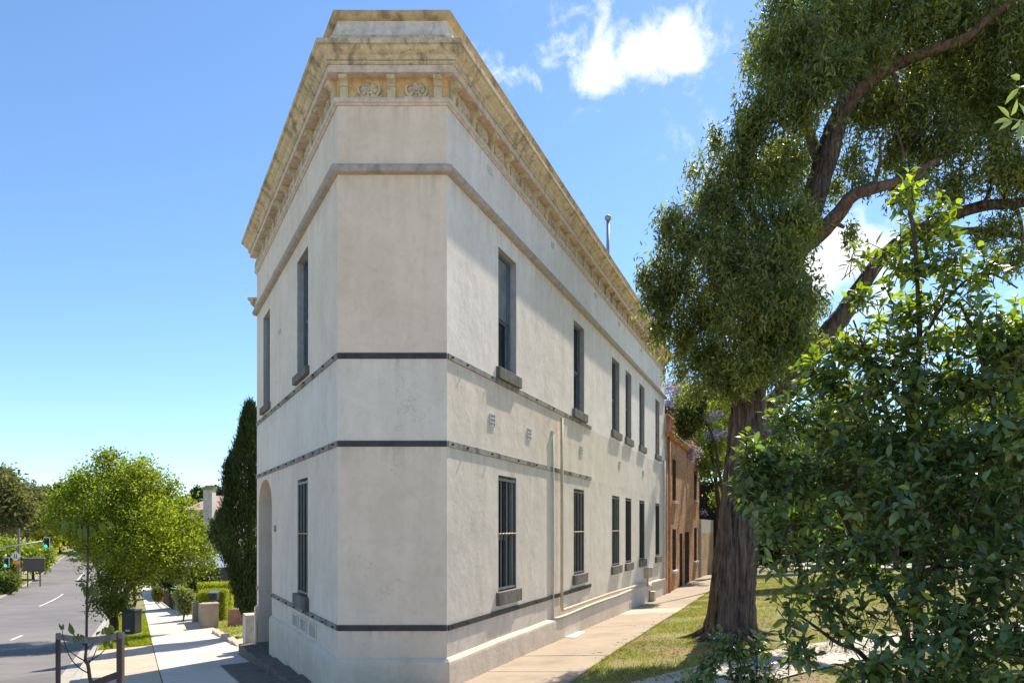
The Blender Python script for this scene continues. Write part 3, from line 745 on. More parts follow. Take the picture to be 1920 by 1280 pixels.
# iron straps with bolts
bolt_me = None
def bolt(w, T, z, p=.02, dark=True):
    global bolt_me
    mb = MB()
    if bolt_me is None:
        mb.tube([(0, 0, 0), (0, 0, .03)], .016, 6); bolt_me = mb.mesh('bolt', M['iron_dark'])
    o = obj_of(bolt_me, 'bolt', B); n_ = WALLS[w][2]; q = Vector(W(w, T, p, z))-wloc(B); o.location = q
    o.rotation_euler = Vector((n_.x, n_.y, 0)).to_track_quat('Z', 'Y').to_euler()
for z0, z1, tr, tl0, tl1 in ((2.42, 2.505, 7.75, 0, TL), (1.155, 1.24, 7.75, 0, TL), (-1.50, -1.415, 7.75, 0, 5.40), (-1.50, -1.415, -1, 7.32, TL)):
    if tr > 0:
        mb = MB(); wbox(mb, 'F', 0.0, TF, .0, .018, z0, z1); mb.build('iron_strap', M['iron_dark'], B, bevel=.003)
        segs = [0.012, 1.9, 3.8, 5.6, tr]
        for a, b in zip(segs, segs[1:]):
            mb = MB(); wbox(mb, 'R', a, b-.01, .0, .022+random.uniform(0, .004), z0, z1+random.uniform(-.004, .004)); mb.build('iron_strap', M['iron_grey'] if z0 > 0 else M['iron_dark'], B, bevel=.003)
        for Tq in (.12, .62, 1.55, 2.75, 3.7, 4.75, 5.9, 6.7, 7.3):
            if z0 > 2 and 1.7 < Tq < 2.9: continue
            bolt('R', Tq, (z0+z1)/2, .024)
        for Tq in (.1, TF-.1): bolt('F', Tq, (z0+z1)/2, .016)
    segs = [tl0+.012] + [x for x in (2.0, 4.0, 5.9) if tl0 < x < tl1-.3] + [tl1]
    for a, b in zip(segs, segs[1:]):
        mb = MB(); wbox(mb, 'L', a, b-.01, .0, .022, z0, z1); mb.build('iron_strap', M['iron_grey'], B, bevel=.003)
    for Tq in (.15, .75, 1.45, 2.15, 2.95, 3.7, 4.5, 5.3, 6.1, 6.9):
        if tl0 < Tq < tl1: bolt('L', Tq, (z0+z1)/2, .024)
# brackets and rosettes of the frieze
def bracket_mesh():
    prof = [(0, 6.152), (.045, 6.152), (.055, 6.20), (.05, 6.27), (.052, 6.30), (.07, 6.303), (.07, 6.318), (.055, 6.322), (.06, 6.345), (.085, 6.36), (.10, 6.37), (.125, 6.372), (.14, 6.385), (.145, 6.41), (.135, 6.435), (.12, 6.446), (0, 6.446)]
    mb = MB(); n = len(prof); h = .058
    for s in (-h, h):
        for p, z in prof: mb.v.append((s, -p, z-6.15))
    for i in range(n-1): mb.f.append((i, n+i, n+i+1, i+1)); mb.mi.append(0)
    mb.f.append(tuple(range(n))); mb.mi.append(0); mb.f.append(tuple(reversed(range(n, 2*n)))); mb.mi.append(0)
    return mb.mesh('bracket', M['stone_green'])
def rosette_mesh():
    mb = MB()
    for ring, (cnt, rr, pr, dp) in enumerate(((7, .085, .042, .014), (6, .042, .028, .030))):
        for i in range(cnt):
            a = 2*math.pi*i/cnt+ring*.3; mb.sphere((rr*math.cos(a), -dp, .115+rr*math.sin(a)), pr, 0, 7, 4, (1, .6, 1))
    mb.sphere((0, -.042, .115), .022, 0, 7, 4)
    for sg in (-1, 1):
        sp = smooth_path([(sg*.07, -.015, .02), (sg*.115, -.02, .05), (sg*.15, -.022, .11), (sg*.145, -.02, .17), (sg*.105, -.018, .195), (sg*.09, -.02, .165), (sg*.11, -.02, .15)], 4)
        mb.tube(sp, lerp_list([.02, .024, .024, .02, .016, .013, .008], 4), 6)
        sp = smooth_path([(sg*.09, -.012, .09), (sg*.115, -.02, .13), (sg*.10, -.018, .165)], 3); mb.tube(sp, .013, 5)
        mb.tube(smooth_path([(0, -.015, .012), (sg*.08, -.02, .018), (sg*.15, -.022, .015), (sg*.18, -.02, .03), (sg*.175, -.02, .048)], 3), lerp_list([.016, .018, .02, .02, .012], 3), 6)
    return mb.mesh('rosette', M['stone_green'], smooth=True)
br_me, ro_me = bracket_mesh(), rosette_mesh()
def put(me, name, w, T, z, p=.006):
    o = obj_of(me, name, B); n_ = WALLS[w][2]; o.location = Vector(W(w, T, p, z))-wloc(B)
    o.rotation_euler = (0, 0, math.atan2(n_.y, n_.x)+math.pi/2); return o
for Tq in (.105, TF/2-.005, TF-.125): put(br_me, 'bracket', 'F', Tq, 6.152)
for Tq in (.455, 1.14): put(ro_me, 'rosette', 'F', Tq, 6.155)
for w, TT in (('R', TR), ('L', TL)):
    Tq = .13
    while Tq < TT-.05:
        put(br_me, 'bracket', w, Tq, 6.152)
        if Tq+.345 < TT-.1:
            r_ = put(ro_me, 'rosette', w, Tq+.345, 6.155); r_.scale = (1.12, 1.1, .95+random.uniform(0, .1))
        Tq += .69
# windows
pane_cache = {}
def sash_window(w, a, b, z0, z1, barred, depth=.13, style=0):
    mb = MB(); t_ = .045; pz = -depth
    for (x0, x1, y0, y1) in ((a, a+t_, z0, z1), (b-t_, b, z0, z1), (a+t_, b-t_, z1-t_, z1), (a+t_, b-t_, z0, z0+.05)): wbox(mb, w, x0, x1, pz-.07, pz+.02, y0, y1)
    f = mb.build('window', M['sash'], B, bevel=.004); zm = z0+(z1-z0)*.47
    mb = MB(); wbox(mb, w, a+t_, b-t_, pz-.035, pz-.03, zm, z1-t_); mb.build('pane', M['curtain'] if style == 1 else M['glass'], f)
    mb = MB(); wbox(mb, w, a+t_, b-t_, pz-.065, pz-.06, z0+.05, zm); mb.build('pane', M['glass'], f)
    mb = MB()
    for y0, y1, pp_ in ((zm-.02, zm+.03, -.04), (zm-.06, zm-.01, -.068)): wbox(mb, w, a+t_, b-t_, pz+pp_, pz+pp_+.035, y0, y1)
    wbox(mb, w, a+t_, a+t_+.04, pz-.05, pz-.01, zm, z1-t_); wbox(mb, w, b-t_-.04, b-t_, pz-.05, pz-.01, zm, z1-t_)
    wbox(mb, w, a+t_, a+t_+.04, pz-.07, pz-.045, z0+.05, zm); wbox(mb, w, b-t_-.04, b-t_, pz-.07, pz-.045, z0+.05, zm)
    mb.build('sash', M['sash'], f, bevel=.004)
    if w == 'L' and z0 > 0: hgt = .14
    else: hgt = .19 if z0 > 0 else .22
    mb = MB(); wbox(mb, w, a-.10, b+.12, -.10, .07, z0-hgt, z0+.006); mb.build('window_sill', M['sill'], B, bevel=.008)
    if barred:
        g_ = MB(); wbox(g_, w, a+.012, b-.012, -.035, -.012, z1-.09, z1-.05); wbox(g_, w, a+.012, b-.012, -.035, -.012, z0+.035, z0+.07)
        gr = g_.build('security_grille', M['bar_light'], B)
        nb = 7
        for i in range(nb):
            Tq = a+.04+(b-a-.08)*i/(nb-1); mb = MB()
            mb.box([W(w, Tq-.007, -.034, z0+.07), W(w, Tq+.007, -.034, z0+.07), W(w, Tq+.007, -.014, z0+.07), W(w, Tq-.007, -.014, z0+.07), W(w, Tq-.007, -.034, z1-.09), W(w, Tq+.007, -.034, z1-.09), W(w, Tq+.007, -.014, z1-.09), W(w, Tq-.007, -.014, z1-.09)])
            mb.build('bar', (M['bar_light'] if i % 2 else M['bar_dark']) if barred == 1 else M['bar_dark'], gr)
        if barred == 1:
            zq = -.12; mb = MB(); K = 24
            mb.tube([W(w, a+.015+(b-a-.03)*i/K, -.006+.006*math.sin(i*1.6), zq+.006*math.cos(i*1.6)) for i in range(K+1)], .011, 6)
            mb.build('twisted_bar', M['bar_orange'], gr)
for i, (a, b) in enumerate(RW):
    sash_window('R', a, b, *UP, 0, style=1 if i in (0, 3) else 0); sash_window('R', a, b, *LO, 1 if i < 3 else 2)
for i, (a, b) in enumerate(LWU): sash_window('L', a, b, *UP, 0, style=i)
for a, b in LWL: sash_window('L', a, b, -1.2, .84, 1)
# vents
def vent(w, T, z, wd=.19, hg=.2, bars=True, blind=False):
    mb = MB(); wbox(mb, w, T-wd/2, T+wd/2, .001, .006, z-hg/2, z+hg/2, 1)
    for k in range(4 if not blind else 3):
        x = T-wd/2+wd*k/(3 if not blind else 2); wbox(mb, w, x-.008, x+.008, .006, .018, z-hg/2, z+hg/2)
        y = z-hg/2+hg*k/(3 if not blind else 2); wbox(mb, w, T-wd/2-.011, T+wd/2+.011, .006, .017, y-.008, y+.008)
    mb.build('wall_vent', [M['vent'], M['dark'] if not blind else M['reveal']], B)
for Tq, z_ in ((1.62, 1.77), (3.365, 1.757), (6.88, 1.81), (10.88, 1.8), (14.4, 1.81)): vent('R', Tq, z_)
for Tq, z_ in ((1.52, 5.87), (4.77, 5.87), (8.18, 5.9), (10.85, 5.9), (14.1, 5.9)): vent('R', Tq, z_, .16, .09, blind=True)
vent('L', 4.55, 3.95, .2, .06, blind=True)
for Tq in (1.55, 2.25, 2.95):     # sub-floor vents, recessed frames on the street side
    mb = MB(); wd, hg, z_ = .42, .19, -1.70
    wbox(mb, 'L', Tq-wd/2, Tq+wd/2, .001, .004, z_-hg/2, z_+hg/2, 1)
    for (x0, x1, y0, y1) in ((-wd/2-.03, wd/2+.03, hg/2, hg/2+.03), (-wd/2-.03, wd/2+.03, -hg/2-.03, -hg/2), (-wd/2-.03, -wd/2, -hg/2, hg/2), (wd/2, wd/2+.03, -hg/2, hg/2)):
        wbox(mb, 'L', Tq+x0, Tq+x1, .001, .022, z_+y0, z_+y1)
    mb.build('subfloor_vent', [M['wall_left'], M['reveal']], B)
# pipes on the lane side
def pipe(name, pts, r, mat, seg=10, parent=B):
    mb = MB(); mb.tube(pts, r, seg); return mb.build(name, mat, parent, smooth=True)
pp1 = [W('R', 5.14, .085, 2.32), W('R', 5.14, .085, 0), W('R', 5.14, .085, -1.70)]+[W('R', 5.14+.09*(1-math.cos(a)), .085, -1.70-.09*math.sin(a)) for a in (rad(30), rad(60), rad(90))]+[W('R', 9.5, .085, -1.81), W('R', 14.4, .085, -1.90)]
pipe('gas_pipe', pp1, .034, M['pipe_cream'])
pipe('conduit', [W('R', 4.72, .035, 1.93), W('R', 4.72, .035, -2.6)], .017, M['pipe_white'])
mb = MB(); wbox(mb, 'R', 4.67, 4.77, .0, .05, 1.92, 2.0); mb.build('junction_box', M['pipe_white'], B, bevel=.005)
pipe('downpipe', [W('R', 18.3, .07, 2.6), W('R', 18.3, .07, -2.75)], .045, M['pipe_white'])
pipe('conduit', [W('R', 18.62, .04, 1.2), W('R', 18.62, .04, -2.75)], .02, M['pipe_white'])
for Tq in (14.55, 15.05):
    mb = MB(); wbox(mb, 'R', Tq, Tq+.36, .0, .17, -1.75, -1.42); mb.build('meter_box', M['pipe_cream'], B, bevel=.015)
pipe('service_pipe', [W('R', 14.75, .09, -1.75), W('R', 14.75, .09, -2.05), W('R', 15.4, .09, -2.07), W('R', 15.5, .12, -2.2), W('R', 15.5, .14, -2.75)], .03, M['pipe_cream'])
pipe('service_pipe', [W('R', 15.6, .09, -2.0), W('R', 18.2, .09, -2.03)], .022, M['pipe_cream'])
mb = MB(); wbox(mb, 'R', 15.1, 15.4, .08, .26, -2.62, -2.25); mb.build('meter_box', M['pipe_cream'], B, bevel=.012)
for Tq in (11.9, 12.15): 
    mb = MB(); wbox(mb, 'R', Tq, Tq+.16, .07, .078, -2.5, -2.32, 0); mb.build('plinth_vent', M['reveal'], B)
# vent pipe on the roof with cowl
v = place(1140, 405, 22); mb = MB(); mb.tube([(v.x, v.y, 6.8), (v.x, v.y, v.z-.12)], .055, 10); mb.tube([(v.x, v.y, v.z-.14), (v.x, v.y, v.z-.10), (v.x, v.y, v.z-.02), (v.x, v.y, v.z+.03)], [.07, .115, .105, .03], 10)
mb.build('vent_pipe', M['grey_metal'], B, smooth=True)
# rear wing: the moulded eave that pokes out beyond the left wall
e = W('L', TL, 0, 0); mb = MB()
for (r, za, zb) in ((.10, 5.22, 5.36), (.17, 5.36, 5.44), (.26, 5.44, 5.55), (.33, 5.55, 5.62)): mb.abox(e[0]-r, e[0]+.3, e[1]+.25, e[1]+1.3, za, zb)
mb.build('eave_moulding', M['ochre'], B, bevel=.012)
mb = MB(); mb.abox(e[0]+.03, e[0]+1.6, e[1]+.25, e[1]+1.6, 3.2, 5.3); mb.build('rear_wing_wall', M['wall_left'], B)
# house number
fc = bpy.data.curves.new('number', 'FONT'); fc.body = '271'; fc.size = .19; fc.extrude = .006; fc.align_x = 'CENTER'
fo = bpy.data.objects.new('tmp', fc); COL.objects.link(fo); bpy.context.view_layer.update()
nm = bpy.data.meshes.new_from_object(fo.evaluated_get(bpy.context.evaluated_depsgraph_get())); bpy.data.objects.remove(fo)
nm.materials.clear(); nm.materials.append(M['number']); no = obj_of(nm, 'house_number', B)
no.location = Vector(W('L', 5.05, .008, -.10))-wloc(B); no.rotation_euler = (rad(90), 0, math.atan2(NL.y, NL.x)+math.pi/2)
# bluestone steps in front of the porch
S = empty('stone_steps', (*W('L', 4, .2, -2.8)[:2], -3.1), 'worn dark bluestone step running along the street wall to the arched porch', 'steps')
Tq = .8
while Tq < 7.7:
    e_ = min(Tq+1.25, 7.75); zt = -2.42-.053*(Tq+e_)/2; mb = MB(); wbox(mb, 'L', Tq, e_-.012, .072, .40+random.uniform(-.01, .01), zt-.7, zt); mb.build('step_stone', M['bluestone'], S, bevel=.02)
    Tq += 1.25
mb = MB(); wbox(mb, 'L', a0+.003, a1-.003, -.74, .07, -3.3, -2.74); mb.build('threshold', M['bluestone'], S, bevel=.01)
FL = bpy.data.objects.new('flagstones', None); COL.objects.link(FL); FL['kind'] = 'structure'
for i in range(5):
    Ta, Tb = .2+i*1.1, .2+(i+1)*1.1-.015; mb = MB(); p0, p1 = .41, 1.0; r = []
    for Tc_ in (Ta, (Ta+Tb)/2, Tb):
        r.append([(*W('L', Tc_, p_, 0)[:2],) for p_ in (p0, p1)])
    for k in range(2):
        qd = [r[k][0], r[k][1], r[k+1][1], r[k+1][0]]; mb.quad(*[(x, y, H(x, y)+.034) for x, y in qd])
    mb.build('flagstone', M['bluestone'], FL)

# ================================================================== BRICK BUILDING beyond
K2 = empty('brick_building', W('R', 19.0, 0, -2.9), 'old red brick two storey building with peeling paint beyond the cream one', 'building')
holes = [(20.4, 21.4, 1.1, 2.87), (20.4, 21.4, -1.85, -.1), (22.5, 23.35, -3.3, -.3), (24.2, 25.7, -3.3, -.25), (27.6, 28.7, 1.4, 2.9), (27.6, 28.7, -1.8, -.05)]
o = wall('wall', 'R', 18.85, 29.8, -3.8, 4.45, holes, M['brick'], M['picket'], K2, .05, .25); uvize(o, 'R')  # dark brown reveals put the shade of the openings into the colour
mb = MB(); q0 = W('R', 29.8, .05, 0); q1 = W('R', 29.8, -7, 0); mb.quad((q0[0], q0[1], -3.8), (q1[0], q1[1], -3.8), (q1[0], q1[1], 4.45), (q0[0], q0[1], 4.45)); o = mb.build('end_wall', M['brick'], K2); uvize(o, 'R')
q2 = W('R', 18.85, .05, 0); q3 = W('R', 18.85, -7, 0); mb = MB(); mb.quad((q2[0], q2[1], -3.8), (q3[0], q3[1], -3.8), (q3[0], q3[1], 4.45), (q2[0], q2[1], 4.45)); mb.poly([(q2[0], q2[1], 4.3), (q0[0], q0[1], 4.3), (q1[0], q1[1], 4.3), (q3[0], q3[1], 4.3)]); mb.build('roof', M['grey_metal'], K2)
for (z0, z1, p) in ((4.45, 4.52, .09), (3.62, 3.70, .13), (3.70, 3.78, .18), (3.78, 3.84, .22)):
    mb = MB(); wbox(mb, 'R', 18.85, 29.85, -.2 if z0 > 4 else .0, .05+p, z0, z1); o = mb.build('brick_cornice', M['brick'], K2); uvize(o, 'R')
for h in holes:
    isdoor = h[2] < -3
    mb = MB(); wbox(mb, 'R', h[0], h[1], -.25, -.2, h[2], h[3]); f = mb.build('door' if isdoor else 'window', M['door_dark'] if isdoor or h[0] < 22 and h[2] < 0 else M['glass'], K2)
    if not isdoor:
        mb = MB(); wbox(mb, 'R', h[0]-.1, h[1]+.1, .0, .17, h[2]-.12, h[2]); mb.build('window_sill', M['render_white'], K2, bevel=.01)
        mb = MB(); wbox(mb, 'R', h[0], h[0]+.07, -.2, -.13, h[2], h[3]); wbox(mb, 'R', h[1]-.07, h[1], -.2, -.13, h[2], h[3]); wbox(mb, 'R', h[0], h[1], -.2, -.14, (h[2]+h[3])/2-.03, (h[2]+h[3])/2+.03); mb.build('frame', M['brick_low'], f)
    else:
        mb = MB(); 
        for k in range(4): wbox(mb, 'R', h[0]+.02, h[1]-.02, -.2, -.17, -2.9+k*.72, -2.86+k*.72)
        mb.build('rail', M['bar_dark'], f)
pipe('downpipe', [W('R', 19.15, .13, 3.6), W('R', 19.15, .13, -2.9)], .05, M['brick_low'], parent=K2)
mb = MB()
for s_ in range(2): wbox(mb, 'R', 26.9, 28.9, .27, .45, 2.95, 3.02)
lw = empty('boundary_wall', W('R', 30, 0, -2.9), 'low pale stone and render wall continuing past the brick building', 'wall')
o = wall('stone_wall', 'R', 29.9, 36.5, -3.6, -.35, [], M['brick_pale'], M['brick_pale'], lw, .15); uvize(o, 'R')
mb = MB(); wbox(mb, 'R', 29.9, 36.5, -.3, .149, -3.6, .42); mb.build('rendered_top', M['render_white'], lw)
sh = empty('garden_shed', place(1334, 1040, 46), 'small white weatherboard shed with blue door glimpsed beside the trunk', 'shed')
c = place(1345, 1000, 46); gz = H(c.x, c.y)
mb = MB(); mb.abox(c.x-1.6, c.x+2.5, c.y, c.y+3, gz, .0); mb.build('wall', M['render_white'], sh)
mb = MB(); mb.box([(c.x-1.8, c.y-.3, 0), (c.x+2.7, c.y-.3, 0), (c.x+2.7, c.y+3.2, .6), (c.x-1.8, c.y+3.2, .6), (c.x-1.8, c.y-.3, .12), (c.x+2.7, c.y-.3, .12), (c.x+2.7, c.y+3.2, .72), (c.x-1.8, c.y+3.2, .72)]); mb.build('roof', M['grey_metal'], sh)
mb = MB(); mb.abox(c.x-1.0, c.x-.3, c.y-.04, c.y, gz, -.6); mb.build('door', M['blue'], sh)
df = empty('timber_fence', place(1325, 990, 44), 'dark stained paling fence standing above the low wall at the lane end', 'fence')
c = place(1308, 960, 44)
for k in range(14):
    mb = MB(); mb.abox(c.x+k*.2, c.x+k*.2+.196, c.y+random.uniform(0, .02), c.y+.04, H(c.x, c.y), c.z+1.95+random.uniform(-.03, .03)); mb.build('paling', M['dark'], df)

# ================================================================== BIG GUM TREE
tb = hit(1367, 1195)
G = empty('gum_tree', tb, 'massive stringybark gum with spiral furrowed trunk and drooping dark foliage on the lawn', 'tree')
YT = tb.y
def pw(px, py, w, dY=0): return (place(px, py, YT+dY), w/1280*(YT+dY)/2)
main = [pw(1368, 1215, 108), pw(1369, 1190, 92), pw(1370, 1160, 82), pw(1373, 1100, 76), pw(1381, 1000, 72), pw(1391, 900, 66), pw(1399, 800, 58), pw(1409, 710, 54), pw(1432, 620, 50, .1), pw(1464, 530, 47, .2), pw(1497, 450, 44, .3), pw(1522, 380, 41, .4), pw(1545, 310, 38, .5), pw(1562, 250, 34, .6), pw(1580, 205, 30, .7)]
def big_trunk(path, seg=72, n=14):
    pts = smooth_path([p for p, r in path], n); rs = lerp_list([r for p, r in path], n); mb = MB(); ref = None; N_ = len(pts)
    L_ = 0
    for k, p in enumerate(pts):
        if k: L_ += (p-pts[k-1]).length
        d = (pts[min(k+1, N_-1)]-pts[max(k-1, 0)]).normalized()
        if ref is None: ref = Vector((1, 0, 0))
        ref = (ref-d*ref.dot(d)).normalized(); b = d.cross(ref)
        flare = max(0, 1-L_/1.0)
        for j in range(seg):
            a = 2*math.pi*j/seg; aw = a+L_*.22
            q = Vector((math.cos(aw)*4.2, math.sin(aw)*4.2, L_*.55))
            rg = 1-abs(mnoise.noise(q*1.6))*2; rg2 = 1-abs(mnoise.noise(Vector((math.cos(aw)*10, math.sin(aw)*10, L_*1.5))))*2
            r = rs[k]*(1+.06*math.sin(3*aw+1)+.03*math.sin(5*aw))*(1+flare*.18*math.sin(5*a+2))+.034*rg+.024*rg2-.02
            mb.v.append(tuple(p+ref*math.cos(a)*r+b*math.sin(a)*r))
    for k in range(N_-1):
        for j in range(seg):
            a = k*seg+j; b_ = k*seg+(j+1) % seg; mb.f.append((a, b_, b_+seg, a+seg)); mb.mi.append(0)
    return mb
big_trunk(main).build('trunk', M['bark'], G, smooth=True)
def limb(path, mat='bark_limb', seg=12, n=6, name='branch', par=None):
    pts = smooth_path([p for p, r in path], n); rs = lerp_list([r for p, r in path], n)
    pts = [p+Vector((mnoise.noise(p*1.5), mnoise.noise(p*1.5+Vector((9, 0, 0))), mnoise.noise(p*1.5+Vector((0, 9, 0)))))*.05 for p in pts]
    mb = MB(); mb.tube(pts, rs, seg, jitter=.08); return mb.build(name, M[mat], par or G, smooth=True)
limb([pw(1575, 215, 34, .7), pw(1602, 178, 27, .6), pw(1650, 140, 23, .4), pw(1700, 112, 21, .2), pw(1760, 92, 19, 0), pw(1820, 62, 17, -.2), (place(1870, 22, YT-.4), .08), (place(1930, -30, YT-.6), .06)])
limb([pw(1578, 212, 30, .7), pw(1590, 150, 24, 1), pw(1600, 90, 20, 1.3), pw(1625, 20, 16, 1.6), pw(1640, -60, 12, 1.8)])
limb([pw(1545, 330, 24, .6), pw(1520, 260, 18, .9), pw(1480, 180, 13, 1.2), pw(1460, 120, 9, 1.3), pw(1450, 50, 3, 1.4)])
limb([pw(1412, 830, 44, .3), pw(1450, 765, 42, .9), pw(1492, 706, 40, 1.3), pw(1552, 625, 38, 1.5), pw(1592, 572, 34, 1.5), pw(1632, 510, 27, 1.4), pw(1690, 450, 24, 1.2), pw(1775, 406, 22, .9), pw(1840, 386, 20, .5), pw(1930, 374, 18, 0), pw(2020, 350, 14, -.5)], 'bark')
limb([pw(1700, 448, 16, 1.2), pw(1790, 434, 14, .9), pw(1860, 438, 12, .6), pw(1930, 446, 10, .3)])
limb([pw(1485, 475, 36, .3), pw(1530, 440, 32, 0), pw(1570, 400, 27, -.2), pw(1600, 368, 23, -.4), pw(1650, 350, 20, -.6), pw(1700, 335, 14, -.6), pw(1760, 300, 9, -.6)])
limb([pw(1540, 432, 14, 0), pw(1556, 418, 10, -.1), pw(1580, 428, 6, -.2)])
limb([pw(1480, 470, 20, .3), pw(1500, 500, 14, 0), pw(1518, 540, 11, -.2), pw(1516, 600, 9, -.2), pw(1510, 640, 6, -.2)])
limb([pw(1495, 455, 12, .3), pw(1515, 466, 9, 0), pw(1524, 448, 6, -.2)])
limb([pw(1440, 610, 26, .1), pw(1400, 560, 18, .4), pw(1350, 500, 12, .6), pw(1310, 440, 3, .7)])
limb([pw(1470, 520, 24, .2), pw(1430, 440, 18, .5), pw(1390, 350, 12, .6), pw(1370, 290, 8, .6)])
limb([pw(1430, 640, 20, .2), pw(1370, 620, 14, .3), pw(1300, 580, 9, .3)])
for (x0, y0, x1, y1) in ((1840, 386, 1870, 300), (1880, 380, 1905, 290), (1790, 400, 1800, 300), (1690, 345, 1680, 240), (1720, 105, 1730, 30), (1670, 130, 1690, 200), (1800, 75, 1840, 160), (1905, 380, 1912, 480), (1640, 350, 1650, 260)):
    limb([pw(x0, y0, 9, .3), pw((x0+x1)/2+6, (y0+y1)/2, 6, .3), pw(x1, y1, 3, .3)], seg=6, n=4)
for i, (dx, dy) in enumerate(((-1.3, -.5), (-.5, -1.3), (.9, -1.0), (1.4, .1), (-1.2, .7), (.3, -1.6))):
    e_ = Vector((tb.x+dx*1.1, tb.y+dy*1.1, 0)); e_.z = H(e_.x, e_.y)-.10; m_ = Vector((tb.x+dx*.55, tb.y+dy*.55, 0)); m_.z = H(m_.x, m_.y)+.0
    branch(G, 'root', [Vector((tb.x+dx*.25, tb.y+dy*.25, tb.z+.22)), m_, e_], .085, .02, M['bark'], 10, 5, .06)
gb = []
def gblob(px, py, r, dY=0, dens=1.0, k=1.0):
    c = place(px, py, YT+dY); rr = r/1280*YT; gb.append((c.x, c.y, c.z, rr, rr*k, rr*.95, dens))
for a in ((1262, 520, 52, .3), (1290, 440, 58, 0), (1312, 590, 66, .6), (1372, 500, 88, -.6), (1392, 400, 84, .2), (1400, 600, 72, -.7), (1285, 640, 40, .8), (1440, 640, 48, -.7), (1345, 660, 44, .2), (1470, 580, 48, .2),
          (1385, 290, 62, .2), (1400, 225, 40, 0), (1440, 200, 70, -.3), (1450, 110, 58, 0), (1500, 80, 75, -.3), (1470, 20, 50, 0), (1560, 20, 80, .3), (1450, 320, 70, .5), (1520, 190, 60, -.5), (1480, 420, 55, -.6), (1330, 370, 52, .5),
          (1620, 60, 85, .6), (1700, 30, 90, .2), (1790, 40, 90, .5), (1890, 60, 90, 0), (1650, 190, 66, 1), (1720, 190, 70, .5), (1800, 170, 80, .9), (1890, 200, 75, .5), (1690, 275, 55, 1.2), (1760, 270, 66, .5), (1840, 300, 70, .2), (1915, 320, 55, 0), (1960, 180, 90, 0), (1980, 40, 90, .4),
          (1590, 300, 38, 1.2), (1610, 230, 40, 1.5), (1600, 130, 50, 1.6), (1880, 420, 34, .4), (1900, 480, 34, .3), (1840, 440, 22, .5), (1600, 435, 20, 0), (1560, 350, 26, 1.4), (1230, 480, 26, .3), (1240, 560, 34, .6), (1255, 410, 28, .2), (1700, 340, 36, -.4), (1780, 350, 34, .2),
          (1500, 640, 40, .8), (1520, 560, 26, .3), (1395, 700, 32, -.6), (1450, 690, 26, -.6), (1620, 340, 26, -.3)):
    gblob(*a)
for a in ((1430, 660, 46, -1.3), (1470, 610, 48, -1.3), (1480, 540, 52, -1.3), (1470, 470, 46, -1.2), (1500, 400, 34, -1.1), (1420, 560, 60, -1.5), (1440, 500, 50, -1.2), (1400, 690, 30, -1.2), (1340, 700, 34, -.4), (1310, 670, 36, .2), (1215, 510, 26, .2), (1225, 560, 30, .3), (1240, 610, 30, .4), (1205, 480, 14, .2), (1270, 690, 30, .8, .8), (1365, 720, 24, -.4, .8), (1300, 730, 22, .6, .7), (1320, 320, 34, .4), (1345, 250, 24, .3), (1490, 500, 30, 1.1), (1500, 610, 44, 1.8), (1535, 570, 26, 2.0), (1470, 680, 40, 1.6), (1540, 130, 40, -.9), (1590, 110, 36, -.8), (1640, 100, 36, -.6), (1500, 640, 26, -1.2)): gblob(*a[:4], dens=a[4] if len(a) > 4 else 1.0)
for a in ((1400, 520, 70, 2.2), (1480, 300, 80, 2.4), (1560, 120, 90, 2.6), (1700, 150, 90, 2.4), (1850, 200, 100, 2.4), (1450, 90, 60, 2), (1820, 80, 100, 2.8), (1350, 480, 60, 1.8), (1700, -60, 120, 1), (1850, -60, 120, 1), (1560, -70, 100, 1), (2050, 100, 110, 1), (2050, 260, 90, 1)): gblob(*a, dens=.8)
P = blob_points(gb, 960, .5, .55)
P = P[[mnoise.noise(Vector(p)*1.7) > -.27 and mnoise.noise(Vector(p)*4.1) > -.38 for p in P.tolist()]]
# hanging strands of narrow leaves
per = 9; n = len(P)*per; k = np.tile(np.arange(per), len(P)); C_ = np.repeat(P, per, 0)
sw = np.repeat(RNG.normal(size=(len(P), 2))*.25, per, 0)
C_ = C_+np.stack([sw[:, 0]*k*.04, sw[:, 1]*k*.04, -k*.042+.12], 1)+RNG.normal(size=(n, 3))*.035
A_ = RNG.normal(size=(n, 3))*.62; A_[:, 2] -= .75
fr = np.repeat(RNG.random(len(P)) < np.array([.10+.30*max(0, mnoise.noise(Vector(p)*.8)+.05) for p in P.tolist()])*1.5, per)
leaf_obj('crown', C_, A_, rand_dirs(n), .095+.06*RNG.random(n), .025+.014*RNG.random(n), [M['gum_leaf'], M['gum_leaf_lit']], G, frac=fr)

# ================================================================== FOREGROUND SHRUB (large leaves)
def big_leaf_arrays(C, A, N, L, Wd, curl=.25):
    A = unit(A); S = unit(np.cross(A, N)); N2 = np.cross(S, A); L = L[:, None]; Wd = Wd[:, None]
    def at(u, w_, up): return C+A*L*u+S*Wd*w_+N2*(up*Wd-curl*L*u*u)
    v = [at(0, 0, 0), at(.28, .42, .14), at(.28, 0, 0), at(.28, -.42, .14), at(.62, .40, .12), at(.62, 0, 0), at(.62, -.40, .12), at(1.0, 0, 0)]
    return np.stack(v, 1)
TRI = np.array([[0, 2, 1], [0, 3, 2], [1, 2, 5], [1, 5, 4], [2, 3, 6], [2, 6, 5], [4, 5, 7], [5, 6, 7]])
def big_leaves(name, V, mat, parent, frac=None, kind=None):
    n = len(V); f = (TRI[None]+(np.arange(n)*8)[:, None, None]).reshape(-1, 3)
    me = fast_mesh(name, V.reshape(-1, 3), f, 3, mat, tuple(wloc(parent)) if parent else (0, 0, 0), smooth=True)
    if frac is not None: me.polygons.foreach_set('material_index', np.repeat(frac.astype(np.int32), 8))
    return obj_of(me, name, parent, kind=kind)
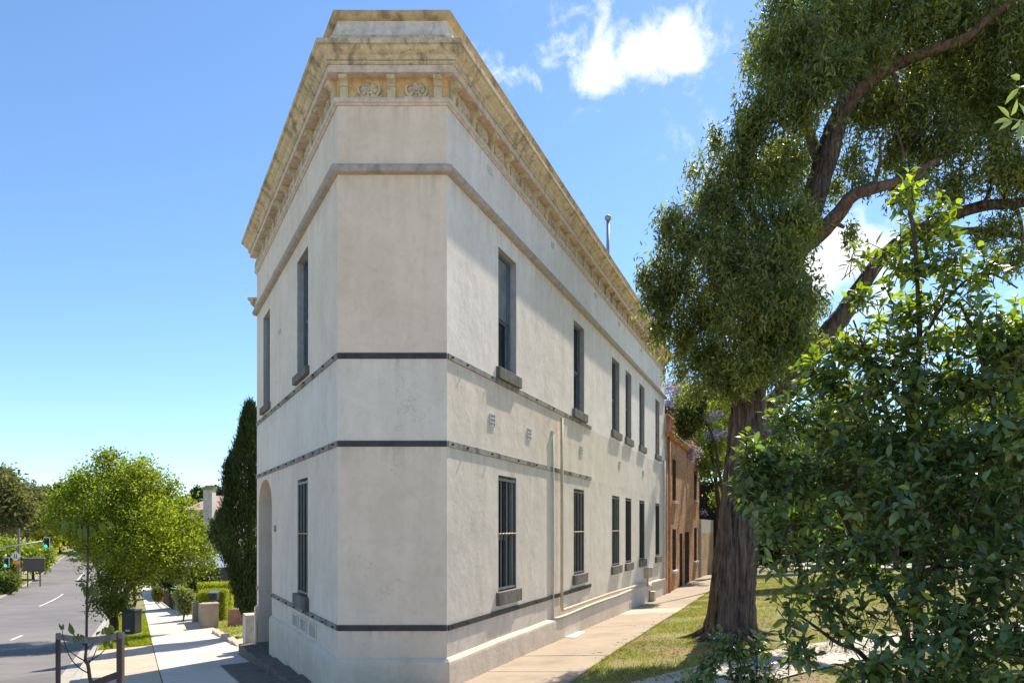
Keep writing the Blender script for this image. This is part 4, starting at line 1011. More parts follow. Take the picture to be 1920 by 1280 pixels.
def leafy_shrub(root, blobs, nspr, per, L, Wv, mats, lit_fn, n_single, seed, stems=()):
    rs = np.random.default_rng(seed)
    w_ = np.array([b[3]*b[5]*(b[6] if len(b) > 6 else 1) for b in blobs]); w_ /= w_.sum(); idx = rs.choice(len(blobs), nspr, p=w_)
    Bb = np.array([b[:6] for b in blobs]); d = unit(rs.normal(size=(nspr, 3))); rr = rs.random(nspr)**.45
    P = Bb[idx, :3]+d*Bb[idx, 3:]*rr[:, None]
    out = d*.6+rs.normal(size=(nspr, 3))*.4; out[:, 2] += .45; out = unit(out)      # shoot direction
    n = nspr*per; k = np.tile(np.arange(per), nspr); Pr = np.repeat(P, per, 0); Or = np.repeat(out, per, 0)
    u = unit(np.cross(Or, np.array([.3, .2, 1.]))); v = np.cross(Or, u); ang = k*2.4+np.repeat(rs.random(nspr)*6.28, per)
    ra = u*np.cos(ang)[:, None]+v*np.sin(ang)[:, None]
    frac_ = (k/per)[:, None]
    C = Pr+Or*(frac_-.5)*L*1.5+ra*.006
    A = ra*(1.0-.45*frac_)+Or*(.25+.6*frac_)+rs.normal(size=(n, 3))*.16; A[:, 2] -= .30
    N = Or*1.0+rs.normal(size=(n, 3))*.25; N[:, 2] += .5
    V = big_leaf_arrays(C, A, N, L*(.45+.75*rs.random(n))*(1-.25*frac_[:, 0]), Wv*(.7+.5*rs.random(n)), .22)
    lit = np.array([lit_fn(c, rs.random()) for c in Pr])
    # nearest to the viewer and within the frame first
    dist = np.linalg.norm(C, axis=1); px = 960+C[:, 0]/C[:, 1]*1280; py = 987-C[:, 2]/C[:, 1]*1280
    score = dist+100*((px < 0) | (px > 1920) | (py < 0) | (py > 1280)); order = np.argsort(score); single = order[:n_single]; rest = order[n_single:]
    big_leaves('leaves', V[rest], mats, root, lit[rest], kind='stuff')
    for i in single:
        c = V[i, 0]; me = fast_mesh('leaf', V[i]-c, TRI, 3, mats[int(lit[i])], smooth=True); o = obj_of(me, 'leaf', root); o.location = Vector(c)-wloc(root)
    # twigs
    mb = MB()
    for i in range(nspr):
        p = Vector(P[i]); o_ = Vector(out[i]); mb.tube([tuple(p-o_*L*1.5), tuple(p+o_*L*.6)], [.004, .002], 4, cap=False)
    mb.build('twigs', M['bark_dark'], root, kind='stuff')
sb = place(1730, 1000, 4.6); sb.z = H(sb.x, sb.y)
SH = empty('broadleaf_shrub', sb, 'tall glossy dark green broadleaf shrub with yellow lit tips filling the right foreground', 'shrub')
blobs = []
def sblob(px, py, r, Y, k=1.0, dens=1.0):
    c = place(px, py, Y); q = r/1280*Y; blobs.append((c.x, c.y, c.z, q, q*k, q, dens))
for a in ((1410, 860, 34, 4.9), (1418, 925, 36, 4.8), (1395, 895, 22, 4.8), (1455, 1010, 40, 4.6), (1440, 950, 40, 4.7), (1880, 620, 50, 4.5), (1925, 650, 60, 4.4), (1590, 640, 44, 5.0), (1540, 690, 40, 5.0), (1700, 360, 34, 4.6, 1, .8), (1745, 420, 50, 4.7, 1, .7), (1690, 480, 58, 4.8, 1, .6), (1770, 500, 60, 4.6, 1, .6), (1830, 540, 40, 4.5, 1, .6), (1620, 560, 40, 4.9, 1, .5), (1700, 590, 70, 4.8, 1, .7), (1790, 610, 70, 4.6, 1, .8),
          (1640, 680, 70, 4.9, 1, .8), (1560, 720, 55, 5.0, 1, .8), (1730, 720, 85, 4.8), (1830, 720, 80, 4.5), (1900, 680, 55, 4.3), (1500, 790, 58, 4.9), (1590, 800, 70, 4.7), (1690, 830, 85, 4.6), (1800, 840, 90, 4.4), (1895, 830, 70, 4.1),
          (1430, 880, 45, 4.9), (1500, 890, 60, 4.7), (1600, 900, 75, 4.5), (1710, 940, 85, 4.3), (1820, 960, 85, 4.1), (1910, 960, 70, 3.9), (1540, 960, 45, 4.6, 1, .7), (1480, 1050, 45, 4.5), (1560, 1050, 60, 4.4, 1, .7), (1650, 1040, 75, 4.3, 1, .9), (1760, 1060, 85, 4.1), (1870, 1070, 80, 3.8),
          (1470, 1140, 34, 4.3, 1, .7), (1550, 1130, 50, 4.3, 1, .7), (1500, 1220, 40, 4.2, 1, .8), (1610, 1180, 55, 4.2, 1, .6), (1700, 1170, 65, 4.0, 1, .8), (1800, 1180, 75, 3.8), (1900, 1180, 75, 3.6), (1640, 1260, 60, 3.9), (1740, 1270, 70, 3.7), (1850, 1280, 80, 3.5), (1940, 1250, 70, 3.4), (1970, 800, 80, 4.2), (1980, 1050, 90, 3.8), (1740, 1380, 100, 3.8, 1, .6), (1880, 1390, 110, 3.6, 1, .6),
          (1405, 835, 22, 4.8, 1, 1), (1460, 990, 30, 4.6, 1, .8), (1860, 500, 25, 4.5, 1, .6), (1600, 490, 22, 4.9, 1, .5)):
    sblob(*a)
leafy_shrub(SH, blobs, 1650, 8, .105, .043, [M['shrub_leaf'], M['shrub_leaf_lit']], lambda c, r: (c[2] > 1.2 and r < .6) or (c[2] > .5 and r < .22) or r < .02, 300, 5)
def shrub_stem(pts, r0, r1):
    branch(SH, 'stem', pts, r0, r1, M['bark_dark'], 8, 6, .04)
shrub_stem([sb, place(1715, 1200, 4.6), place(1722, 980, 4.7), place(1712, 800, 4.8), place(1722, 640, 4.8), place(1725, 520, 4.7), place(1700, 360, 4.6)], .042, .008)
shrub_stem([sb+Vector((.05, 0, 0)), place(1690, 1180, 4.4), place(1620, 1040, 4.5), place(1540, 900, 4.8), place(1450, 850, 4.9)], .03, .008)
shrub_stem([sb+Vector((.1, 0, 0)), place(1800, 1200, 4.2), place(1840, 1000, 4.2), place(1860, 760, 4.4), place(1800, 560, 4.6)], .034, .008)
shrub_stem([place(1722, 900, 4.7), place(1660, 760, 4.9), place(1600, 600, 5.0)], .022, .006)
shrub_stem([place(1720, 650, 4.8), place(1780, 560, 4.6), place(1850, 510, 4.5), place(1905, 540, 4.4)], .012, .005)
shrub_stem([sb, place(1640, 1260, 4.1), place(1560, 1200, 4.2), place(1490, 1150, 4.3)], .022, .006)
s2 = place(1370, 1500, 5.6); s2.z = H(s2.x, s2.y)
S2 = empty('low_shrub', s2, 'small low glossy shrub in front of the gum trunk at the path edge', 'shrub')
blobs = []
for a in ((1370, 1215, 34, 5.0), (1330, 1250, 34, 4.9), (1400, 1260, 36, 4.9), (1350, 1200, 22, 5.0), (1310, 1290, 40, 4.9), (1440, 1290, 40, 4.8), (1380, 1340, 60, 5.0), (1420, 1210, 16, 5.0)): sblob(*a)
leafy_shrub(S2, blobs, 150, 8, .095, .036, [M['shrub_leaf'], M['shrub_leaf_lit']], lambda c, r: r < .05, 60, 9)
branch(S2, 'stem', [s2, place(1380, 1330, 5.1), place(1365, 1230, 5.0)], .015, .005, M['bark_dark'], 6, 4)
branch(S2, 'stem', [s2, place(1410, 1330, 5.0), place(1420, 1240, 4.9)], .012, .004, M['bark_dark'], 6, 4)
# pale leaves of an overhanging branch at the right edge
O_ = place(2150, 260, 3.0)
OB = empty('overhanging_branch', O_, 'pale rounded leaves on a thin twig poking in at the right edge', 'branch')
branch(OB, 'twig', [O_, place(2000, 232, 3.0), place(1925, 228, 3.0), place(1893, 222, 3.0)], .006, .002, M['pale_leaf'], 6, 4)
branch(OB, 'twig', [place(1960, 226, 3.0), place(1925, 170, 3.0), place(1905, 162, 3.0)], .004, .002, M['pale_leaf'], 6, 4)
for (bx, by, tx, ty, wd) in ((1893, 222, 1876, 200, .03), (1895, 218, 1908, 190, .04), (1893, 224, 1869, 228, .028), (1898, 224, 1880, 238, .028), (1910, 165, 1888, 190, .028), (1912, 150, 1898, 142, .036), (1915, 225, 1902, 240, .03), (1925, 226, 1915, 195, .04), (1930, 228, 1912, 252, .05), (1905, 168, 1925, 160, .035), (1940, 170, 1930, 140, .04)):
    a = place(bx, by, 3.0); b = place(tx, ty, 2.97+random.uniform(-.04, .04)); dv = b-a
    V = big_leaf_arrays(np.zeros((1, 3)), np.array([dv[:]]), np.array([[.1, -1, .3]])+RNG.normal(size=(1, 3))*.35, np.array([dv.length*1.15]), np.array([wd]), .1)
    o = obj_of(fast_mesh('leaf', V[0], TRI, 3, M['pale_leaf'], smooth=True), 'leaf', OB); o.location = a-wloc(OB)

# ================================================================== trees: generic builder
def tree(name, px, Y, top_py, w_px, label, mat, group=None, cat='tree', dens=1.0, leafL=.22, leafW=.12, trunk_r=.2, lift=.3, squash=1, seed=0, per=6, cnt=9, ext=(), base_xy=None, dark=None, nb=None):
    rs = random.Random(seed+int(px*7+Y*13)); x = (px-960)/1280*Y; gz = H(x, Y)
    if base_xy: bx, by = base_xy
    else: bx, by = x, Y
    R = empty(name, (bx, by, H(bx, by)), label, cat, group)
    top = (987-top_py)/1280*Y; r = w_px/2/1280*Y; hgt = top-gz; z0 = gz+hgt*lift; cz = (top+z0)/2; hz = (top-z0)/2
    bl = [(x, Y, cz, r*.62, r*.62, hz*.72)]
    for i in range(cnt):
        a = rs.random()*6.283; e = rs.uniform(-.75, .85); q = math.sqrt(1-e*e)
        bl.append((x+math.cos(a)*q*r*.66, Y+math.sin(a)*q*r*.66*squash, cz+e*hz*.68, r*rs.uniform(.28, .42), r*rs.uniform(.28, .42), hz*rs.uniform(.24, .36)))
    for e_ in ext: bl.append(e_)
    mats = mat if hasattr(mat, '__len__') else [mat]
    tot = sum((b[3]*b[4]*b[5])**(2/3) for b in bl); target = (nb or 2200)*dens
    crown('crown', R, bl, target/tot, per, leafL*.9, .15, leafL, leafW, (mats if len(mats) != 3 else [mats[0], mats[2]]) if len(mats) > 1 else mats[0], frac=(.12 if len(mats) == 3 else .35) if len(mats) > 1 else None, shell=.42)
    limbs = [[Vector((bx, by, gz-.1)), Vector((bx+(x-bx)*.5, by+(Y-by)*.5, z0)), Vector((x, Y, cz))]]
    branch(R, 'trunk', limbs[0], trunk_r, trunk_r*.45, M['bark_dark'], 10, 5, .08)
    for i in range(4):
        b = bl[1+i]; branch(R, 'branch', [Vector((x, Y, z0*.6+cz*.4)), Vector(b[:3])], trunk_r*.4, trunk_r*.1, M['bark_dark'], 6, 4, .05)
    return R
# --- the round street tree on the verge
tb2 = hit(214, 1190)
Yt = tb2.y
RT = empty('street_tree', tb2, 'round bright yellow green street tree on the verge behind the utility cabinet', 'tree')
bl = []
def rb(px, py, r, dY=0, dens=1, sy=1): 
    c = place(px, py, Yt+dY); q = r/1280*Yt; bl.append((c.x, c.y, c.z, q, q, q*sy, dens))
for a in ((215, 890, 42), (180, 910, 42, .5), (255, 900, 44, -.5), (300, 930, 46, .3), (135, 935, 38, .2), (120, 975, 34, -.4), (170, 970, 50, -.9), (225, 960, 58, -1.2), (280, 980, 52, -1), (335, 975, 44, .2), (365, 1010, 34, 0), (340, 1035, 42, -.8), (385, 1040, 24, .2), (300, 1040, 42, -1.2), (240, 1030, 50, -1.6), (185, 1030, 44, -1), (160, 1000, 34, .8), (205, 1085, 36, -1.2),
          (190, 1130, 26, -.6), (230, 1090, 34, -.8), (225, 1130, 22, -.4), (200, 860, 20, 0), (150, 900, 22, .3), (270, 880, 24, 0), (95, 965, 18, .2), (330, 1075, 24, -.4), (375, 1065, 20, 0), (270, 1070, 30, .2), (240, 950, 60, 1.3), (300, 1000, 55, 1.3), (170, 1010, 48, 1.3), (105, 935, 16, 0), (325, 920, 20, .2)): rb(*a)
P = blob_points(bl, 620, .45, .35); P = P[[mnoise.noise(Vector(p)*1.6) > -.25 for p in P.tolist()]]
a = sprigs(P, 6, .12, .1, .10, .062, .8)
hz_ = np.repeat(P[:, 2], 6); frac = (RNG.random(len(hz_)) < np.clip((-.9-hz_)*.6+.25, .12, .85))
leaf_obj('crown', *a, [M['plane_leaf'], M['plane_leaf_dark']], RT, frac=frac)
branch(RT, 'trunk', [tb2-Vector((0, 0, .1)), place(212, 1150, Yt), place(215, 1110, Yt), place(222, 1070, Yt), place(215, 1000, Yt), place(210, 930, Yt)], .17, .05, M['bark_dark'], 12, 6, .06)
branch(RT, 'branch', [place(222, 1140, Yt), place(240, 1105, Yt-.1), place(265, 1082, Yt-.2), place(300, 1062, Yt-.2), place(350, 1030, Yt)], .12, .03, M['bark_dark'], 10, 5, .04)
branch(RT, 'branch', [place(210, 1150, Yt), place(196, 1120, Yt), place(180, 1060, Yt), place(150, 1000, Yt)], .09, .02, M['bark_dark'], 8, 5, .04)
branch(RT, 'branch', [place(215, 1170, Yt), place(200, 1150, Yt-.2), place(188, 1130, Yt-.3)], .07, .02, M['bark_dark'], 8, 5, .04)
branch(RT, 'branch', [place(222, 1070, Yt), place(260, 1000, Yt-.5), place(290, 930, Yt-.5)], .07, .02, M['bark_dark'], 8, 5, .04)
# --- cypress
cp = place(469, 1160, 21.5); cp.z = H(cp.x, cp.y)
CY = empty('cypress', cp, 'dark columnar cypress standing close against the street wall', 'tree')
P = []
rs = np.random.default_rng(3)
ztop = (987-765)/1280*21.5; zb = (987-1150)/1280*21.5
while len(P) < 9000:
    u = rs.random(); z_ = zb+(ztop-zb)*u; prof = min(1, (u+.07)*2.3)*min(1, ((1-u)*1.7)**.75)*(.95+.1*math.sin(u*20))
    a = rs.random()*6.283; r_ = 1.02*prof*(1-.3*rs.random()**2)*(1+.12*math.sin(a*6+u*17)); P.append((cp.x+math.cos(a)*r_, cp.y+math.sin(a)*r_, z_))
P = np.array(P); per = 8; n = len(P)*per; C_ = np.repeat(P, per, 0)+rs.normal(size=(n, 3))*np.array([.05, .05, .11])
dd = C_-np.array([cp.x, cp.y, 0]); dd[:, 2] = 0; A_ = unit(dd)*.35+rs.normal(size=(n, 3))*.25; A_[:, 2] += 1
leaf_obj('crown', C_, A_, rs.normal(size=(n, 3)), .09+.08*rs.random(n), .018+.012*rs.random(n), M['cypress'], CY)
branch(CY, 'trunk', [cp-Vector((0, 0, .1)), Vector((cp.x, cp.y, ztop-1.2))], .14, .03, M['bark_dark'], 8, 4)
mb = MB(); K_ = 24
for i in range(16):
    u0, u1 = i/16, (i+1)/16
# --- left background, each tree its own
tree('olive_tree', 8, 95, 862, 120, 'tall olive grey gum at the far left edge beyond the signals', M['olive_leaf'], leafL=.7, leafW=.3, trunk_r=.4, seed=1)
tree('olive_tree', 52, 118, 905, 70, 'grey olive tree with pale bare twigs behind the power pole', M['olive_leaf'], leafL=.7, leafW=.3, trunk_r=.35, seed=2, dens=.8)
tree('distant_tree', 80, 190, 918, 50, 'small dark green round tree on the far skyline', M['dark_leaf'], leafL=1.2, leafW=.6, trunk_r=.4, seed=3, dens=.4)
tree('distant_tree', 118, 160, 905, 70, 'mid green tree rising just left of the round street tree', M['green_leaf'], leafL=.9, leafW=.5, trunk_r=.4, seed=4, dens=.6)
tree('bushy_tree', 20, 84, 1003, 90, 'bright green bushy tree behind the left signal post', M['bright_leaf'], leafL=.4, leafW=.2, trunk_r=.2, seed=5, lift=.12)
tree('bushy_tree', 62, 90, 1008, 60, 'bright green bush directly above the grey signboard', M['bright_leaf'], leafL=.4, leafW=.2, trunk_r=.2, seed=6, lift=.12, dens=.7)
tree('bushy_tree', 8, 72, 1075, 40, 'low dark garden bush at the left edge beside the white wall', M['green_leaf'], leafL=.3, leafW=.16, trunk_r=.1, seed=16, lift=.05, dens=.4)
tree('yellow_tree', 92, 125, 983, 36, 'vivid yellow leaved tree among the far greens', M['yellow_leaf'], leafL=.6, leafW=.35, trunk_r=.2, seed=7, dens=.4, lift=.2)
tree('distant_tree', 50, 150, 960, 90, 'olive tree mass on the slope below the terracotta roof', M['olive_leaf'], leafL=.9, leafW=.45, seed=8, dens=.7)
tree('distant_tree', 112, 135, 985, 60, 'green tree overhanging the far left kerb of the road', M['green_leaf'], leafL=.7, leafW=.4, seed=9, dens=.6)
tree('distant_tree', 150, 165, 975, 70, 'tree closing the far end of the road', M['green_leaf'], leafL=.8, leafW=.45, seed=10, dens=.6, lift=.15)
tree('distant_tree', 200, 140, 960, 80, 'green tree behind the trunk of the round street tree', M['green_leaf'], leafL=.8, leafW=.45, seed=11, dens=.6, lift=.15)
tree('distant_tree', 255, 130, 940, 90, 'far tree seen through the middle of the round crown', M['olive_leaf'], leafL=.8, leafW=.45, seed=12, dens=.6, lift=.2)
tree('distant_tree', 340, 110, 935, 90, 'far tree above the garden walls', M['green_leaf'], leafL=.7, leafW=.4, seed=13, dens=.6, lift=.2)
tree('distant_tree', 372, 180, 912, 26, 'little dark tree left of the white chimney', M['dark_leaf'], leafL=.8, leafW=.5, seed=14, dens=.2)
tree('distant_tree', 412, 150, 900, 36, 'dark tree peeking out beside the cypress top', M['dark_leaf'], leafL=.8, leafW=.5, seed=15, dens=.3)
tree('garden_tree', 340, 42, 1040, 70, 'shady dark tree behind the picket fence', [M['dark_leaf'], M['green_leaf']], leafL=.16, leafW=.09, trunk_r=.12, seed=17, lift=.1)
tree('garden_tree', 385, 36, 1052, 60, 'dark garden tree behind the clipped hedge', [M['dark_leaf'], M['green_leaf']], leafL=.16, leafW=.09, trunk_r=.12, seed=18, lift=.1)
tree('garden_tree', 300, 60, 1030, 60, 'dense tree leaning over the footpath end', [M['green_leaf'], M['dark_leaf']], leafL=.25, leafW=.13, trunk_r=.15, seed=19, lift=.2)
tree('garden_shrub', 345, 30, 1098, 34, 'pale green loose shrub spilling over the white fence', M['pale_leaf'], cat='shrub', leafL=.11, leafW=.06, trunk_r=.04, seed=20, lift=.12, dens=.4)
tree('garden_shrub', 297, 50, 1098, 16, 'straggly shrub with red flowers on the far footpath wall', [M['green_leaf'], M['green_leaf'], M['red_flower']], cat='shrub', leafL=.12, leafW=.08, trunk_r=.04, seed=21, lift=.1, dens=.3)
tree('street_tree', 252, 48, 1040, 60, 'second smaller street tree further down the verge', [M['plane_leaf_dark'], M['plane_leaf']], leafL=.15, leafW=.1, trunk_r=.12, seed=22, lift=.35, dens=.7)
# far woodland on the slope: one mass
bl = []
for i in range(150):
    Y = random.uniform(200, 330); px = random.uniform(-250, 560); x = (px-960)/1280*Y; z_ = H(x, Y); r = random.uniform(4, 7); bl.append((x, Y, z_+r*.6, r, r, r*.9))
P = blob_points(bl, 9, .35, .3); a = sprigs(P, 3, .8, .1, 1.5, .9)
tag(leaf_obj('far_woodland', *a, [M['green_leaf'], M['olive_leaf']], kind='stuff', frac=RNG.random(len(P)*3) < .4), kind='stuff')

# --- right background
def rtree(px, Y, top, w, label, mat, name='park_tree', **k): return tree(name, px, Y, top, w, label, mat, **k)
rtree(1300, 47, 745, 120, 'yellow green tree rising behind the brick building', [M['bright_leaf'], M['green_leaf']], leafL=.22, leafW=.12, seed=30, lift=.35, dens=1.3)
rtree(1375, 52, 640, 150, 'tall leafy tree between the gum trunk and brick building', [M['green_leaf'], M['bright_leaf']], leafL=.25, leafW=.13, seed=31, lift=.2, dens=1.5)
rtree(1470, 40, 700, 170, 'dark green tree with twisted limbs just right of the gum trunk', [M['green_leaf'], M['dark_leaf']], leafL=.18, leafW=.1, seed=32, lift=.15, dens=1.3)
rtree(1550, 50, 640, 190, 'light green park tree behind the leaning gum limb', [M['bright_leaf'], M['olive_leaf']], leafL=.24, leafW=.13, seed=33, lift=.15, dens=1.5)
rtree(1680, 46, 760, 170, 'broad park tree hidden behind the upper shrub', [M['green_leaf'], M['blossom']], leafL=.22, leafW=.12, seed=34, lift=.15, dens=1.3)
rtree(1790, 55, 690, 190, 'leafy park tree seen through the right of the shrub', [M['green_leaf'], M['olive_leaf']], leafL=.25, leafW=.13, seed=35, lift=.12, dens=1.3)
rtree(1890, 60, 595, 120, 'olive crowned tree on the skyline at the right edge', M['olive_leaf'], leafL=.3, leafW=.16, seed=36, lift=.2, dens=1.2)
rtree(1960, 48, 640, 160, 'green tree partly outside the right edge', M['green_leaf'], leafL=.25, leafW=.14, seed=37, lift=.15, dens=1)
rtree(1268, 60, 690, 60, 'thin pale flowering tree just above the brick parapet', [M['olive_leaf'], M['blossom']], leafL=.3, leafW=.16, seed=38, lift=.4, dens=.7)
JB = []
for (px, py, r, Y) in ((1262, 728, 20, 36), (1255, 755, 10, 36), (1300, 843, 14, 33), (1299, 858, 9, 33), (1340, 815, 14, 36), (1365, 812, 10, 36), (1290, 790, 10, 36), (1335, 780, 14, 37), (1355, 720, 12, 40), (1280, 832, 10, 35), (1310, 750, 12, 38), (1700, 700, 24, 30), (1320, 960, 5, 33), (1385, 790, 10, 36), (1448, 668, 12, 30), (1462, 690, 9, 30), (1500, 735, 10, 30), (1330, 730, 12, 38), (1275, 700, 12, 38)):
    c = place(px, py, Y); q = r/1280*Y; JB.append((c.x, c.y, c.z, q*1.2, q*1.2, q*.7))
jb = place(1352, 1100, 37); jb.z = H(jb.x, jb.y)
J = empty('jacaranda', jb, 'jacaranda in mauve flower hanging over the brick parapet', 'tree')
P = blob_points(JB[:11]+JB[12:], 420, .5, .5); a = sprigs(P, 5, .06, .2, .10, .07); leaf_obj('blossom', *a, M['jacaranda'], J)
JL = []
for (px, py, r, Y) in ((1300, 770, 34, 37), (1340, 830, 36, 37), (1350, 760, 38, 38), (1325, 880, 22, 36), (1280, 740, 22, 38), (1350, 930, 22, 38)):
    c = place(px, py, Y); q = r/1280*Y; JL.append((c.x, c.y, c.z, q, q, q))
P = blob_points(JL, 260, .5, .4); a = sprigs(P, 5, .12, .2, .16, .08); leaf_obj('crown', *a, [M['green_leaf'], M['bright_leaf']], J, frac=RNG.random(len(P)*5) < .4)
branch(J, 'trunk', [jb-Vector((0, 0, .1)), place(1350, 1000, 37), place(1340, 880, 37), place(1320, 780, 37)], .18, .06, M['bark_dark'], 10, 5, .1)
branch(J, 'branch', [place(1345, 920, 37), place(1315, 860, 35), place(1298, 835, 33.2)], .07, .02, M['bark_dark'], 6, 5, .05)
# dark ivy-like foliage of the second tree under the gum
rtree(1300, 27, 700, 60, 'dark hanging foliage of a small tree beside the end of the cream wall', [M['dark_leaf'], M['gum_leaf_lit']], name='small_tree', leafL=.13, leafW=.06, seed=39, lift=.68, dens=1.0, base_xy=(9.5, 29.0), trunk_r=.08)
rtree(1500, 27, 810, 150, 'bushy dark tree on the lawn right of the gum trunk', [M['green_leaf'], M['dark_leaf']], leafL=.13, leafW=.07, seed=40, lift=.08, dens=2.0, trunk_r=.12)
rtree(1600, 30, 760, 170, 'shady tree at the back of the lawn behind the shrub centre', [M['green_leaf'], M['bright_leaf']], leafL=.15, leafW=.08, seed=41, lift=.12, dens=2.0, trunk_r=.13)
rtree(1730, 29, 770, 180, 'dense tree behind the upper right part of the shrub', [M['dark_leaf'], M['bright_leaf']], leafL=.15, leafW=.08, seed=42, lift=.12, dens=2.0, trunk_r=.13)
rtree(1870, 31, 720, 180, 'dense tree behind the shrub near the right edge', [M['green_leaf'], M['dark_leaf']], leafL=.15, leafW=.08, seed=43, lift=.12, dens=2.0, trunk_r=.13)
# park hedge mass at the back
bl = []
for i in range(40):
    px = 1300+i*22; Y = 66+random.uniform(-3, 3); x = (px-960)/1280*Y; bl.append((x, Y, H(x, Y)+2.2+random.uniform(0, 1.6), 2.0, 2.0, 2.8))
P = blob_points(bl, 110, .35, .3); a = sprigs(P, 4, .25, .1, .4, .22)
tag(leaf_obj('park_undergrowth', *a, [M['dark_leaf'], M['green_leaf']], kind='stuff', frac=RNG.random(len(P)*4) < .5), kind='stuff')

# ================================================================== STREET FURNITURE
# cabinet
c0 = hit(247, 1190); cw = .26
CB = empty('utility_cabinet', c0, 'dark green utility cabinet on the verge in front of the street tree', 'cabinet')
def obox(root, name, c, u, w, d, z0, z1, mat, bevel=0, dy=0, du=0):
    u = Vector(u).normalized(); v = Vector((-u.y, u.x)); mb = MB(); cc = Vector((c.x, c.y))+v*dy+u*du
    q = [cc-u*w/2-v*d/2, cc+u*w/2-v*d/2, cc+u*w/2+v*d/2, cc-u*w/2+v*d/2]
    mb.box([(p.x, p.y, z0) for p in q]+[(p.x, p.y, z1) for p in q]); return mb.build(name, mat, root, bevel=bevel)
U = (.98, -.12)
obox(CB, 'base', c0, U, .54, .42, c0.z-.1, c0.z+.07, M['kerb'], .01)
obox(CB, 'body', c0, U, .50, .38, c0.z+.07, c0.z+.86, M['cabinet'], .02)
obox(CB, 'lid', c0, U, .55, .43, c0.z+.86, c0.z+.92, M['cabinet'], .02)
obox(CB, 'door_panel', c0, U, .42, .02, c0.z+.14, c0.z+.82, M['cabinet'], .006, -.20)
obox(CB, 'label_plate', c0, U, .16, .008, c0.z+.17, c0.z+.22, M['white'], 0, -.214, .0)
# sapling and its stakes
def gpt(px, Y):
    x = (px-960)/1280*Y; return Vector((x, Y, H(x, Y)))
ST = empty('tree_stakes', gpt(165, 5.9), 'two dark timber stakes joined by a hessian tie round the sapling', 'tree stakes')
def stake(px, Y, top, r):
    b = gpt(px, Y); t_ = place(px, top, Y); mb = MB(); mb.abox(b.x-r, b.x+r, b.y-r, b.y+r, b.z-.2, t_.z); mb.build('stake', M['timber'], ST, bevel=.006); return t_
a = stake(109, 6.5, 1186, .017); b = stake(226, 5.5, 1184, .023)
def ribbon(pts, h, root, name, mat, th=.006):
    mb = MB(); sp = smooth_path(pts, 8)
    for i in range(len(sp)-1):
        p, q = sp[i], sp[i+1]; d = (q-p); n_ = Vector((-d.y, d.x, 0)).normalized()*th
        mb.box([tuple(p-n_-Vector((0, 0, h/2))), tuple(q-n_-Vector((0, 0, h/2))), tuple(q+n_-Vector((0, 0, h/2))), tuple(p+n_-Vector((0, 0, h/2))), tuple(p-n_+Vector((0, 0, h/2))), tuple(q-n_+Vector((0, 0, h/2))), tuple(q+n_+Vector((0, 0, h/2))), tuple(p+n_+Vector((0, 0, h/2)))])
    return mb.build(name, mat, root)
ribbon([place(107, 1192, 6.45), place(130, 1196, 6.2), place(160, 1199, 5.92), place(190, 1197, 5.7), place(230, 1190, 5.45)], .05, ST, 'tree_tie', M['timber_grey'], .012)
ribbon([place(150, 1295, 5.8), place(180, 1280, 5.7), place(205, 1270, 5.6), place(228, 1262, 5.5)], .055, ST, 'lower_tie', M['timber'], .012)
sp0 = gpt(178, 6.0)
SP = empty('sapling', sp0, 'young street sapling with drooping lobed leaves tied between timber stakes', 'tree')
branch(SP, 'stem', [sp0, place(172, 1300, 6.0), place(168, 1268, 6.0), place(165, 1246, 6.0), place(160, 1236, 6.0), place(162, 1205, 6.0), place(163, 1120, 6.0), place(165, 1060, 6.0), place(166, 1010, 6.0), place(166, 985, 6.0)], .018, .006, M['bark_dark'], 8, 5)
for pts in ([(163, 1240), (148, 1232), (130, 1220), (114, 1208)], [(168, 1262), (150, 1252), (132, 1232), (120, 1200), (117, 1180)], [(165, 1240), (185, 1228), (198, 1215), (205, 1204)], [(165, 1245), (175, 1230), (183, 1210)], [(162, 1215), (172, 1208), (182, 1190)], [(160, 1210), (148, 1200), (138, 1188)], [(164, 1150), (170, 1128), (178, 1120)], [(165, 1145), (172, 1118), (180, 1105)], [(165, 1095), (155, 1086), (145, 1090)], [(166, 1030), (150, 1028), (138, 1030)], [(166, 1000), (180, 985), (200, 975)], [(166, 995), (150, 980), (130, 975)]):
    branch(SP, 'twig', [place(x, y, 6.0+random.uniform(-.05, .05)) for x, y in pts], .006, .0025, M['bark_dark'], 5, 4)
def sap_leaf(bx, by, tx, ty, wd, mat=None, Y=6.0):
    a = place(bx, by, Y); b = place(tx, ty, Y+random.uniform(-.08, .08)); dv = b-a
    V = big_leaf_arrays(np.zeros((1, 3)), np.array([dv[:]]), np.array([[random.uniform(-.5, .5), -1, .5]]), np.array([dv.length*1.1]), np.array([wd]), .12)
    o = obj_of(fast_mesh('leaf', V[0], TRI, 3, mat or M['sap_leaf'], smooth=True), 'leaf', SP); o.location = a-wloc(SP)
for L_ in ((117, 1182, 110, 1168, .02), (120, 1180, 116, 1168, .03), (138, 1190, 130, 1170, .05), (140, 1188, 137, 1206, .035), (146, 1186, 147, 1200, .04), (150, 1188, 160, 1200, .04), (135, 1175, 128, 1182, .04), (160, 1096, 146, 1096, .05), (162, 1098, 152, 1106, .05), (164, 1098, 164, 1122, .09), (168, 1098, 182, 1118, .07), (170, 1096, 174, 1112, .05), (160, 1090, 140, 1088, .02), (138, 1030, 127, 1042, .04), (146, 1028, 150, 1038, .05), (150, 1030, 158, 1032, .04), (180, 1190, 188, 1182, .03), (205, 1204, 210, 1214, .04)): sap_leaf(*L_)
